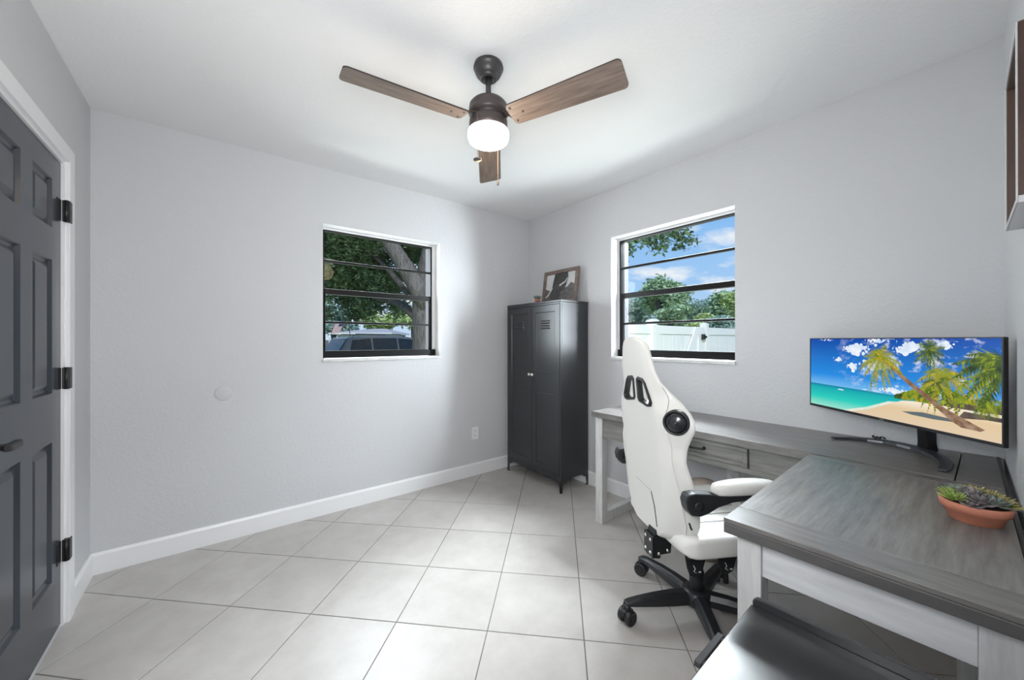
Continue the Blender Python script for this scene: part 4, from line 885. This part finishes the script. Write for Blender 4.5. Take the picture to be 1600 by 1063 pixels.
for k in range(5):
    wa = math.radians(150-72*k); la = wa-CA
    if k == 0:
        mb = MB(); rows = []
        for (r_, w_, zb, zt_) in ((0.045, 0.030, 0.068, 0.118), (0.12, 0.027, 0.068, 0.120), (0.20, 0.025, 0.072, 0.116), (0.27, 0.023, 0.077, 0.108), (0.315, 0.021, 0.080, 0.099), (0.335, 0.017, 0.081, 0.092)):
            rows.append([(r_, -w_, zb), (r_, w_, zb), (r_, w_*1.02, (zb+zt_)/2+0.005), (r_, w_*0.55, zt_), (r_, -w_*0.55, zt_), (r_, -w_*1.02, (zb+zt_)/2+0.005)])
        mb.loft(rows, sm=False); lg = mb.build('base_leg', blackp_m, chair, bevel=0.003)
        mb = MB(); Tc = Matrix.Translation((0.327, 0, 0)) @ Matrix.Rotation(math.radians(25), 4, 'Z')
        mb.lathe([(0.010, 0.045), (0.017, 0.060), (0.017, 0.083)], 16, T=Tc)
        hood = [(0.034*math.cos(math.radians(a)), 0.033+0.034*math.sin(math.radians(a))) for a in range(10, 171, 16)]; hood += [(0.029*math.cos(math.radians(a)), 0.033+0.029*math.sin(math.radians(a))) for a in range(170, 9, -16)]
        mb.prism([(u, z) for u, z in hood], -0.009, 0.009, axis=1, T=Tc)
        for sd in (1, -1):
            Tw = Tc @ Matrix.Translation((0, 0.010*sd, 0.0315)) @ Matrix.Rotation(-PI/2*sd, 4, 'X')
            mb.lathe([(0.012, 0), (0.0305, 0.0), (0.0315, 0.003), (0.0315, 0.015), (0.029, 0.019), (0.020, 0.0195), (0.018, 0.0175), (0.008, 0.0175), (0.006, 0.020), (0, 0.020)], 26, T=Tw)
            for q_ in range(5):
                a = 2*PI*q_/5; mb.lathe([(0.0036, 0.0176), (0.003, 0.0192), (0, 0.0192)], 8, T=Tw @ Matrix.Translation((0.0125*math.cos(a), 0.0125*math.sin(a), 0)))
        cs = mb.build('caster', blackp_m, lg); leg0 = lg
    else: lg = copy_tree(leg0, chair)
    lg.rotation_euler = (0, 0, la)

# ================================================================== TAN BIN under the desk
tb = thing('waste_bin', 'tan round-topped waste bin under the desk behind the white chair', 'bin', (2.19, 1.02, 0))
mb = MB(); mb.lathe([(0.085, 0), (0.090, 0.004), (0.110, 0.315), (0.110, 0.325)], 36); mb.build('bin_body', bin_m, tb)
mb = MB(); mb.lathe([(0.112, 0.318), (0.114, 0.332), (0.106, 0.362), (0.088, 0.392), (0.058, 0.414), (0.025, 0.424), (0, 0.425)], 36); mb.build('bin_lid', bin_m, tb)

# ================================================================== BLACK DRAWER CABINET near the camera
bcz = 0.585
lc = thing('drawer_cabinet', 'low black metal drawer cabinet with raised lip, in front of the desk', 'cabinet', (1.012, 0.358, 0), TILT)
# local x runs away from the camera, y from 0 towards the wall
BL, BD = 0.46, 0.405
mb = MB(); mb.cbox((-BL, -BD, bcz-0.018), (0.0, 0.0, bcz), 0.002); mb.build('cabinet_top', blk_top, lc)
mb = MB(); mb.box((-BL+0.006, -BD+0.004, 0.03), (-0.012, -0.022, bcz-0.018)); mb.build('body', blk_top, lc, bevel=0.002)
mb = MB(); mb.prism([(-0.002, bcz-0.018), (-0.002, bcz+0.010), (-0.010, bcz+0.019), (-0.025, bcz+0.021), (-BD, bcz+0.021), (-BD, bcz-0.018)], 0.0, 0.012, axis=0); mb.build('raised_lip', blk_top, lc, bevel=0.003)
mb = MB(); mb.prism([(-0.075, bcz-0.05), (-0.080, bcz+0.004), (-0.190, bcz+0.010), (-0.205, bcz-0.05)], 0.0125, 0.020, axis=0); mb.build('rear_bracket', blk_top, lc, bevel=0.002)
for k, (z0_, z1_) in enumerate(((0.40, 0.56), (0.225, 0.392), (0.045, 0.217))):
    mb = MB(); mb.box((-BL+0.012, -0.022, z0_), (-0.018, -0.004, z1_)); dw = mb.build('drawer', blk_top, lc, bevel=0.002)
    mb = MB(); zc = z1_-0.060; xc = -0.115
    mb.cbox((xc-0.060, 0.043, zc-0.006), (xc+0.070, 0.058, zc+0.006), 0.002); mb.box((xc-0.05, -0.004, zc-0.004), (xc-0.04, 0.045, zc+0.004)); mb.box((xc+0.050, -0.004, zc-0.004), (xc+0.060, 0.045, zc+0.004))
    mb.build('handle', pull_m, dw)
for (x, y) in ((-BL+0.05, -BD+0.05), (-0.05, -BD+0.05), (-BL+0.05, -0.06), (-0.05, -0.06)):
    mb = MB(); mb.lathe([(0.018, 0), (0.020, 0.004), (0.016, 0.031)], 16, T=Matrix.Translation((x, y, 0))); mb.build('foot', blackp_m, lc)

# ================================================================== SHADOW BOX on the wall beside the camera
wb_x0, wb_x1, wz0, wz1, wd = 1.394, 1.735, 1.528, 1.930, 0.0305
Twc = Matrix.Translation((wb_x0, wall_c_y(wb_x0), 0)) @ Matrix.Rotation(TILT, 4, 'Z')
wf = thing('shadow_box_frame', 'deep brown wooden shadow box frame hanging on the near side wall', 'picture frame'); LW = (wb_x1-wb_x0)/math.cos(TILT)
def wfb(lo, hi, m, nm):
    mb = MB(); mb.box(lo, hi, T=Twc); return mb.build(nm, m, wf, bevel=0.001)
wfb((0, 0, wz0), (LW, wd-0.003, wz0+0.016), palefr_m, 'frame_rail'); wfb((0, 0, wz1-0.016), (LW, wd-0.003, wz1), wframe_m, 'frame_rail')
wfb((0, 0, wz0+0.016), (0.016, wd-0.003, wz1-0.016), wframe_m, 'frame_stile'); wfb((LW-0.016, 0, wz0+0.016), (LW, wd-0.003, wz1-0.016), wframe_m, 'frame_stile')
wfb((0, wd-0.003, wz0), (0.010, wd, wz1), palefr_m, 'front_lip'); wfb((LW-0.010, wd-0.003, wz0), (LW, wd, wz1), palefr_m, 'front_lip'); wfb((0.010, wd-0.003, wz0), (LW-0.010, wd, wz0+0.010), palefr_m, 'front_lip'); wfb((0.010, wd-0.003, wz1-0.010), (LW-0.010, wd, wz1), palefr_m, 'front_lip')
wfb((0.016, 0.0005, wz0+0.016), (LW-0.016, 0.004, wz1-0.016), palefr_m, 'mat_board')

# ================================================================== OUTSIDE
GZ = -0.34
grass_m = mat('lawn', hexc(150, 156, 92), 0.9, col2=hexc(96, 112, 60), vscale=3, bump=0.5, bscale=40, bdist=0.02)
gr = MB(); gr.box((-60, -40, GZ-0.2), (90, 100, GZ)); gr.build('ground', grass_m)['kind'] = 'structure'
bark_m = mat('oak_bark', hexc(104, 100, 98), 0.9, col2=hexc(50, 48, 48), vscale=5, vstretch=(5, 5, 1), bump=0.9, bscale=14, bdist=0.03, bstretch=(3, 3, 0.7))
lf_dk = mat('oak_leaf_dark', hexc(74, 100, 66), 0.6, island=0.6)
lf_md = mat('leaf_mid_green', hexc(160, 188, 150), 0.6, island=0.45)
lf_lt = mat('leaf_light_green', hexc(180, 200, 136), 0.6, island=0.4)
lf_bl = mat('leaf_blue_green', hexc(156, 182, 172), 0.6, island=0.45)
def leaves(blobs, n, size, seed):
    rr = random.Random(seed); V = []; Fc = []
    tot = sum(b[1][0]*b[1][1]*b[1][2] for b in blobs)
    for (c, rad) in blobs:
        m_ = max(12, int(n*rad[0]*rad[1]*rad[2]/tot))
        for _ in range(m_):
            while True:
                p = [rr.uniform(-1, 1) for _ in range(3)]; d2_ = p[0]**2+p[1]**2+p[2]**2
                if 0.02 < d2_ < 1: break
            k = rr.random()**0.35/math.sqrt(d2_)*math.sqrt(d2_)
            q = Vector((c[0]+p[0]*rad[0]*k, c[1]+p[1]*rad[1]*k, c[2]+p[2]*rad[2]*k))
            a = Vector((rr.gauss(0, 1), rr.gauss(0, 1), rr.gauss(0, .6))).normalized(); b = a.cross(Vector((rr.gauss(0, 1), rr.gauss(0, 1), rr.gauss(0, 1)))).normalized(); nn_ = a.cross(b)
            s = size*rr.uniform(.6, 1.3); i0 = len(V)
            V += [q-a*s, q+b*s*0.42+nn_*s*0.1, q+a*s, q-b*s*0.42+nn_*s*0.1]; Fc.append((i0, i0+1, i0+2, i0+3))
    return V, Fc
def tree(name, label, base, trunk, blobs, n, size, m, seed, trunk_r=0.2, limbs=(), group=None):
    t = thing(name, label, 'tree', base, 0, group); bv = Vector(base)
    V, Fc = leaves([((c[0]-base[0], c[1]-base[1], c[2]-base[2]), r) for c, r in blobs], n, size, seed)
    me = bpy.data.meshes.new('crown'); me.from_pydata([tuple(v) for v in V], [], Fc); me.materials.append(m)
    o = bpy.data.objects.new('crown', me); COL.objects.link(o); o.parent = t; o['kind'] = 'stuff'
    mb = MB(); pts = [Vector(p)-bv for p in trunk]; mb.tube(pts, [trunk_r*(1-0.45*k/max(1, len(pts)-1)) for k in range(len(pts))], 14); mb.build('trunk', bark_m, t)
    for (lp, lr) in limbs:
        mb = MB(); pts = [Vector(p)-bv for p in lp]; mb.tube(pts, [lr*(1-0.6*k/max(1, len(pts)-1)) for k in range(len(pts))], 10); mb.build('limb', bark_m, t)
    return t
def cp(px, py, D):                      # a point seen in the photograph at a known distance
    d = fw+rt*((px-800)/F_PX)-up*((py-531.5)/F_PX); return Vector((0, 0, CH))+d*D
ob = (3.27, 6.96, GZ)
blobs = []
for (px, py, D, r_) in ((525, 385, 9, .9), (560, 370, 8.5, .8), (545, 430, 9.5, .9), (600, 440, 9, .7), (580, 475, 9.5, .55), (515, 440, 10, .9), (640, 385, 9.5, .8), (668, 400, 8.6, .6), (620, 480, 9.5, .5), (560, 490, 10.5, .55), (505, 490, 11, .5), (520, 415, 9, .8), (555, 400, 9.2, .8), (585, 400, 9.4, .7), (590, 425, 10, .7), (615, 455, 10, .5), (570, 455, 10, .6), (540, 470, 10.5, .5), (655, 385, 9.8, .7), (640, 430, 10, .5), (600, 335, 8.5, 1.2), (530, 330, 8.5, 1.2), (680, 340, 8, 1.2)):
    p = cp(px, py, D); blobs.append(((p.x, p.y, p.z), (r_, r_, r_*0.7)))
for (px, py, D, r_) in ((985, 375, 7, .30), (1010, 372, 7, .32), (1030, 385, 7, .30), (1045, 366, 7, .28), (1066, 372, 7, .30), (1020, 355, 7.2, .4), (1050, 352, 7.2, .4), (1080, 378, 7, .2), (1060, 388, 7, .18), (975, 395, 7.2, .28), (1000, 330, 7.4, .8), (940, 360, 7.2, .6)):
    p = cp(px, py, D); blobs.append(((p.x, p.y, p.z), (r_, r_, r_*0.7)))
lp = [cp(*q) for q in ((668, 480, 7.4), (650, 445, 7.3), (622, 400, 7.2), (600, 365, 7.1), (570, 320, 7.0), (545, 270, 7.0))]
l2 = [cp(*q) for q in ((655, 500, 7.6), (630, 478, 8.0), (612, 470, 8.6), (585, 468, 9.4), (560, 460, 10.2))]
l3 = [cp(*q) for q in ((640, 462, 7.8), (610, 425, 8.4), (580, 395, 9.0), (545, 375, 9.5))]
l4 = [(3.35, 6.9, 2.3), (4.3, 6.0, 3.6), (5.2, 5.0, 4.1), (6.0, 4.3, 3.9), (6.5, 3.9, 3.4)]
tree('oak_tree', 'large grey-barked oak with leaning limb and dark leaves, outside the back window', ob,
     [(3.27, 6.96, GZ-0.05), (3.26, 6.97, 0.3), (3.25, 6.98, 1.2), (3.22, 6.99, 2.2), (3.40, 6.88, 3.2), (3.6, 6.8, 4.5)], blobs, 56000, 0.054, lf_dk, 5, 0.33, [(lp, 0.20), (l2, 0.10), (l3, 0.07), (l4, 0.15)])
# trees across the street, seen through the back window
def far_tree(px, py_top, py_bot, D, wpx, m, seed, label, n=2600, size=0.22, name='street_tree', group=None):
    c = cp(px, (py_top+py_bot)/2, D); rz_ = (py_bot-py_top)/2/F_PX*D; rx_ = wpx/2/F_PX*D; rr = random.Random(seed); bl = []
    for k in range(9):
        a = rr.uniform(0, 2*PI); q = rr.uniform(0, .62)
        bl.append(((c.x+rx_*q*math.cos(a), c.y+rx_*q*math.sin(a), c.z+rz_*rr.uniform(-.5, .6)), (rx_*rr.uniform(.35, .6), rx_*rr.uniform(.35, .6), rz_*rr.uniform(.35, .55))))
    b = (c.x, c.y, GZ)
    return tree(name, label, b, [(c.x, c.y, GZ), (c.x+0.1, c.y, (GZ+c.z)/2), (c.x, c.y+0.1, c.z+rz_*0.3)], bl, n, size, m, seed, 0.12+0.006*D, (), group)
far_tree(520, 470, 528, 46, 90, lf_bl, 11, 'blue-green tree behind the flag, at the left of the back window', size=.35)
far_tree(590, 478, 524, 52, 90, lf_lt, 12, 'yellow-green tree behind the roof of the grey-roofed house', size=.35)
far_tree(645, 470, 530, 50, 80, lf_lt, 13, 'light green tree beyond the car windscreen, left of the oak trunk', size=.35)
far_tree(555, 440, 505, 60, 80, lf_dk, 14, 'dark tree rising above the peak of the grey roof', size=.45)
far_tree(480, 440, 530, 50, 90, lf_md, 19, 'mid green tree at the far left beyond the grey fence', size=.35)
# trees behind the white fence, seen through the right window
far_tree(1032, 430, 515, 17, 120, lf_md, 21, 'open-crowned tree rising highest above the white gate', 7000, .11, 'garden_tree')
far_tree(986, 455, 520, 27, 100, lf_bl, 22, 'blue-green tree behind the white fence, left of the gate', 5500, .13, 'garden_tree')
far_tree(1132, 445, 522, 22, 95, lf_md, 23, 'broad green tree above the right white fence panel', 6500, .13, 'garden_tree')
far_tree(1078, 464, 522, 33, 110, lf_bl, 24, 'dull green tree behind the gate post, between two taller trees', 6000, .15, 'garden_tree')
far_tree(1165, 450, 522, 18, 70, lf_lt, 25, 'light green tree at the right edge of the right window', 4500, .11, 'garden_tree')
far_tree(1095, 486, 522, 14, 50, lf_lt, 26, 'low yellow-green bush just behind the white gate post', 3000, .07, 'garden_bush')
far_tree(1050, 478, 520, 13, 80, lf_md, 27, 'low green bush behind the white gate', 3500, .08, 'garden_bush')
far_tree(1130, 490, 522, 13, 60, lf_bl, 29, 'low blue-green bush behind the right white fence panel', 3000, .08, 'garden_bush')
far_tree(945, 452, 515, 15, 70, lf_md, 28, 'green tree beyond the fence at the left jamb of the right window', 4000, .13, 'garden_tree')

# white vinyl fence with gate
vin_m = mat('white_vinyl', (0.80, 0.81, 0.83), 0.35)
FYY = 3.55; FT = 1.482
def fz(z): return z-GZ
def fbox(nm, x0, x1, y0, y1, z0, z1, par, m=vin_m, b=0.006): return boxo(nm, (x0, y0, fz(z0)), (x1, y1, fz(z1)), m, par, b)
for (xa_, xb2, posts, lab) in ((3.05, 5.72, (3.0, 5.78), 'white vinyl fence run on the hinge side of the gate, behind the chair'), (7.74, 10.64, (7.68, 10.7), 'white vinyl fence run on the latch side of the gate')):
    fence = thing('vinyl_fence', lab, 'fence', (0, FYY, GZ))
    fbox('top_rail', xa_, xb2, -0.025, 0.025, FT-0.15, FT, fence); fbox('bottom_rail', xa_, xb2, -0.025, 0.025, GZ+0.06, GZ+0.20, fence)
    x = xa_; proto = None
    while x < xb2-0.02:
        if proto is None: proto = fbox('board', 0.003, 0.147, -0.010, 0.010, GZ+0.20, FT-0.15, fence, b=0.004); o = proto
        else: o = proto.copy(); COL.objects.link(o)
        o.location = (x, 0, 0); x += 0.15
    for xp in posts:
        o = fbox('fence_post', xp-0.063, xp+0.063, -0.063, 0.063, GZ-0.1, FT+0.055, fence)
        mb = MB(); mb.loft([[(xp-0.07, -0.07, fz(FT+0.055)), (xp+0.07, -0.07, fz(FT+0.055)), (xp+0.07, 0.07, fz(FT+0.055)), (xp-0.07, 0.07, fz(FT+0.055))], [(xp-0.07, -0.07, fz(FT+0.07)), (xp+0.07, -0.07, fz(FT+0.07)), (xp+0.07, 0.07, fz(FT+0.07)), (xp-0.07, 0.07, fz(FT+0.07))], [(xp-0.01, -0.01, fz(FT+0.095)), (xp+0.01, -0.01, fz(FT+0.095)), (xp+0.01, 0.01, fz(FT+0.095)), (xp-0.01, 0.01, fz(FT+0.095))]], sm=False)
        mb.build('post_cap', vin_m, o)
gate = thing('vinyl_gate', 'white vinyl gate with diagonal brace and black latch in the fence', 'gate', (0, FYY, GZ))
g0, g1 = 5.88, 7.585
fbox('top_rail', g0, g1, -0.025, 0.025, FT-0.15, FT, gate); fbox('bottom_rail', g0, g1, -0.025, 0.025, GZ+0.06, GZ+0.20, gate)
fbox('gate_stile', g0, g0+0.10, -0.028, 0.028, GZ+0.05, FT+0.005, gate); fbox('gate_stile', g1-0.20, g1, -0.028, 0.028, GZ+0.05, FT+0.005, gate)
x = g0+0.10; proto = None
while x < g1-0.21:
    if proto is None: proto = fbox('board', 0.003, 0.147, -0.010, 0.010, GZ+0.20, FT-0.15, gate, b=0.004); o = proto
    else: o = proto.copy(); COL.objects.link(o)
    o.location = (x, 0, 0); x += 0.15
mb = MB(); mb.prism([(g1-0.36, fz(FT)), (g1-0.20, fz(FT)), (g0+0.40, fz(GZ+0.20)), (g0+0.24, fz(GZ+0.20))], -0.055, -0.029, axis=1); mb.build('diagonal_brace', vin_m, gate, bevel=0.004)
mb = MB(); mb.cbox((g1-0.10, -0.065, fz(1.235)), (g1+0.02, -0.030, fz(1.345)), 0.008); mb.cbox((g1-0.02, -0.10, fz(1.27)), (g1+0.005, -0.060, fz(1.31)), 0.006); mb.build('latch', black_m, gate)
# white rounded shed roof above the fence
c = cp(1020, 501, 12)
sh_ = thing('garden_shed', 'small white round-topped shed roof just above the white gate', 'shed', (c.x, c.y, GZ))
mb = MB(); mb.lathe([(0.17, 0), (0.17, c.z-GZ-0.06)], 30); mb.build('shed_wall', vin_m, sh_)
mb = MB(); mb.lathe([(0.22, c.z-GZ-0.10), (0.22, c.z-GZ-0.06), (0.19, c.z-GZ+0.01), (0.10, c.z-GZ+0.05), (0, c.z-GZ+0.06)], 30); mb.build('shed_roof', vin_m, sh_)

# house across the street
hs = cp(562, 531, 40); hx, hy = hs.x, hs.y
roof_m = mat('grey_shingle', hexc(168, 168, 172), 0.8, var=0.1, vscale=4); hw_m = mat('pale_house_wall', hexc(196, 204, 210), 0.8)
house = thing('house', 'low pale house with grey hip roof and white fascia beyond the car', 'house', (hx, hy, GZ), -YAW)
ez, pz_ = 1.90-GZ, 2.60-GZ
boxo('house_wall', (-2.4, 0, 0), (3.2, 6, ez), hw_m, house); boxo('fascia', (-3.1, -0.5, ez), (3.6, 6.5, ez+0.16), trim_m, house)
mb = MB(); a = mb.verts([(-3.1, -0.5, ez+0.16), (3.6, -0.5, ez+0.16), (3.6, 6.5, ez+0.16), (-3.1, 6.5, ez+0.16)]); r_ = mb.verts([(0.4, 3, pz_), (1.8, 3, pz_)])
mb.face([a[0], a[1], r_[1], r_[0]]); mb.face([a[1], a[2], r_[1]]); mb.face([a[2], a[3], r_[0], r_[1]]); mb.face([a[3], a[0], r_[0]]); mb.face(list(reversed(a))); mb.build('roof', roof_m, house)
wn = boxo('house_window', (-0.9, -0.03, 0.9), (0.2, 0.02, 1.9), trim_m, house); boxo('pane', (-0.84, -0.04, 0.96), (0.14, -0.025, 1.84), monb_m, wn)
# grey fence with a white post at the far left
fn = cp(515, 540, 25); gf = thing('board_fence', 'weathered grey board fence at the left of the back window view', 'fence', (fn.x, fn.y, GZ), -YAW)
gfm = mat('weathered_boards', hexc(112, 114, 120), 0.85, objvar=.12, var=.1, vscale=5)
proto = None
for k in range(14):
    if proto is None: proto = boxo('board', (0.005, 0, 0.05), (0.145, 0.02, 1.60), gfm, gf, 0.004); o = proto
    else: o = proto.copy(); COL.objects.link(o)
    o.location = (-1.3+k*0.15, 0, 0)
boxo('rail', (-1.3, 0.02, 0.4), (0.8, 0.06, 0.5), gfm, gf); boxo('rail', (-1.3, 0.02, 1.2), (0.8, 0.06, 1.3), gfm, gf)
pp = cp(515.5, 536, 21); mb = MB(); mb.box((-0.05, -0.05, 0), (0.05, 0.05, 1.75)); mb.loft([[(-0.06, -0.06, 1.75), (0.06, -0.06, 1.75), (0.06, 0.06, 1.75), (-0.06, 0.06, 1.75)], [(0, 0, 1.82), (0.001, 0, 1.82), (0.001, 0.001, 1.82), (0, 0.001, 1.82)]], sm=False)
tag(mb.build('yard_post', trim_m, loc=(pp.x, pp.y, GZ)), 'thin white yard post in front of the grey board fence', 'post')
# flag on a slanting pole
fp = cp(527, 512, 30)
red_m = mat('flag_red', hexc(158, 40, 62), 0.8); whi_m = mat('flag_white', (0.8, 0.8, 0.82), 0.8); blu_m = mat('flag_blue', hexc(40, 52, 98), 0.8)
flag = thing('flag', 'red and white striped flag hanging from a slanting pole above the house eave', 'flag', (fp.x, fp.y, fp.z), -YAW)
pole = [(0.95, 0, 0.95), (-0.15, 0, -0.6), (-1.3, 0, -2.3)]
mb = MB(); mb.tube([(0.98, 0, 0.62), (0.2, 0.05, 0.45), (-0.5, 0.08, 0.30)], 0.03, 8); mb.tube([(0.98, 0, 0.62), (1.05, 0.02, fp.z*0-2.4)], 0.03, 8); mb.build('flag_pole', monb_m, flag)
def fl(u, v): return (0.62-0.75*u-0.42*v, 0.05*math.sin(5*u+2*v), 0.52-0.14*u-0.92*v)
NS = 13
for k in range(NS):
    mb = MB(); n = 8; A = []; B = []
    for i in range(n+1): A.append(fl(k/NS, i/n)); B.append(fl((k+1)/NS, i/n))
    va = mb.verts(A); vb = mb.verts(B); va2 = mb.verts([(p[0], p[1]+0.008, p[2]) for p in A]); vb2 = mb.verts([(p[0], p[1]+0.008, p[2]) for p in B])
    for i in range(n): mb.face([va[i], va[i+1], vb[i+1], vb[i]], 0 if k % 2 == 0 else 1); mb.face([va2[i], vb2[i], vb2[i+1], va2[i+1]], 0 if k % 2 == 0 else 1)
    mb.build('stripe', [red_m, whi_m], flag)
mb = MB(); q = [fl(0, 0), fl(0.53, 0), fl(0.53, 0.38), fl(0, 0.38)]; A = mb.verts([(p[0], p[1]-0.012, p[2]) for p in q]); B = mb.verts([(p[0], p[1]+0.02, p[2]) for p in q]); mb.face(A); mb.face(list(reversed(B)))
for i in range(4): mb.face([A[i], A[(i+1) % 4], B[(i+1) % 4], B[i]])
mb.build('canton', blu_m, flag)

# car parked outside
carp = mat('car_dark_paint', (0.10, 0.105, 0.112), 0.15, coat=0.6, spec=0.6); carg = mat('car_glass', (0.015, 0.018, 0.02), 0.05, spec=0.4); tail_m = mat('tail_lamp', (0.35, 0.02, 0.02), 0.2); tyre_m = mat('tyre', (0.02, 0.02, 0.02), 0.8)
cc0 = Vector((2.75, 12.15, GZ)); car = thing('car', 'dark grey estate car parked beside the oak trunk', 'car', tuple(cc0), math.radians(6))
# local x from tail to nose, y across (0 = side facing the house)
CL, CW = 4.7, 1.84
side = [(0.05, 0.35), (0.0, 0.75), (0.10, 1.12), (CL-1.55, 1.10), (CL-0.25, 0.92), (CL, 0.70), (CL-0.02, 0.32)]
mb = MB(); mb.prism([(x, z) for x, z in side], 0, CW, axis=1); mb.build('body', carp, car, bevel=0.06)
top = [(0.10, 1.10), (0.42, 1.66), (1.2, 1.735), (2.2, 1.73), (2.75, 1.66), (3.45, 1.12)]
mb = MB(); A = mb.verts([(x, 0.06+0.20*(z-1.1)/0.64, z) for x, z in top]); B = mb.verts([(x, CW-0.06-0.20*(z-1.1)/0.64, z) for x, z in top]); mb.face(A); mb.face(list(reversed(B)))
for i in range(len(top)): mb.face([A[i], B[i], B[(i+1) % 6], A[(i+1) % 6]])
mb.build('cabin', carp, car, bevel=0.03)
def sidey(z): return 0.06+0.20*(z-1.1)/0.64-0.012
def glassp(nm, poly):
    mb = MB(); A = mb.verts([(x, sidey(z), z) for x, z in poly]); B = mb.verts([(x, sidey(z)+0.02, z) for x, z in poly]); mb.face(A); mb.face(list(reversed(B)))
    for i in range(len(poly)): mb.face([A[i], A[(i+1) % len(poly)], B[(i+1) % len(poly)], B[i]])
    return mb.build(nm, carg, car)
glassp('side_window', [(0.42, 1.15), (0.55, 1.58), (1.15, 1.645), (1.15, 1.15)]); glassp('side_window', [(1.21, 1.15), (1.21, 1.648), (2.05, 1.645), (2.05, 1.15)]); glassp('side_window', [(2.11, 1.15), (2.11, 1.642), (2.62, 1.60), (3.18, 1.15)])
mb = MB(); mb.prism([(0.135, 1.18), (0.40, 1.62), (0.385, 1.63), (0.118, 1.19)], 0.24, CW-0.24, axis=1); mb.build('rear_window', carg, car)
mb = MB(); mb.prism([(2.82, 1.625), (3.40, 1.175), (3.415, 1.19), (2.83, 1.64)], 0.24, CW-0.24, axis=1); mb.build('windscreen', carg, car)
for yy in (0.30, CW-0.30):
    mb = MB(); mb.tube([(0.6, yy, 1.70), (0.7, yy, 1.775), (2.2, yy, 1.775), (2.4, yy, 1.72)], 0.02, 8); mb.build('roof_rail', carp, car)
for yy in (0.03, CW-0.03): 
    mb = MB(); mb.cbox((-0.015, min(yy, yy-0.0)-0.02, 0.85), (0.16, yy+0.02, 1.10), 0.02); mb.build('tail_lamp', tail_m, car)
for x in (0.85, 3.75):
    for yy in (0.0, CW-0.2):
        mb = MB(); mb.lathe([(0.20, 0), (0.33, 0.0), (0.345, 0.03), (0.345, 0.17), (0.33, 0.20), (0.20, 0.20)], 28, T=Matrix.Translation((x, yy+0.2, 0.345)) @ Matrix.Rotation(PI/2, 4, 'X')); wl = mb.build('wheel', tyre_m, car)
        mb = MB(); mb.lathe([(0.19, 0.03), (0.19, 0.17)], 20, T=Matrix.Translation((x, yy+0.2, 0.345)) @ Matrix.Rotation(PI/2, 4, 'X')); mb.build('rim', chrome_m, wl)
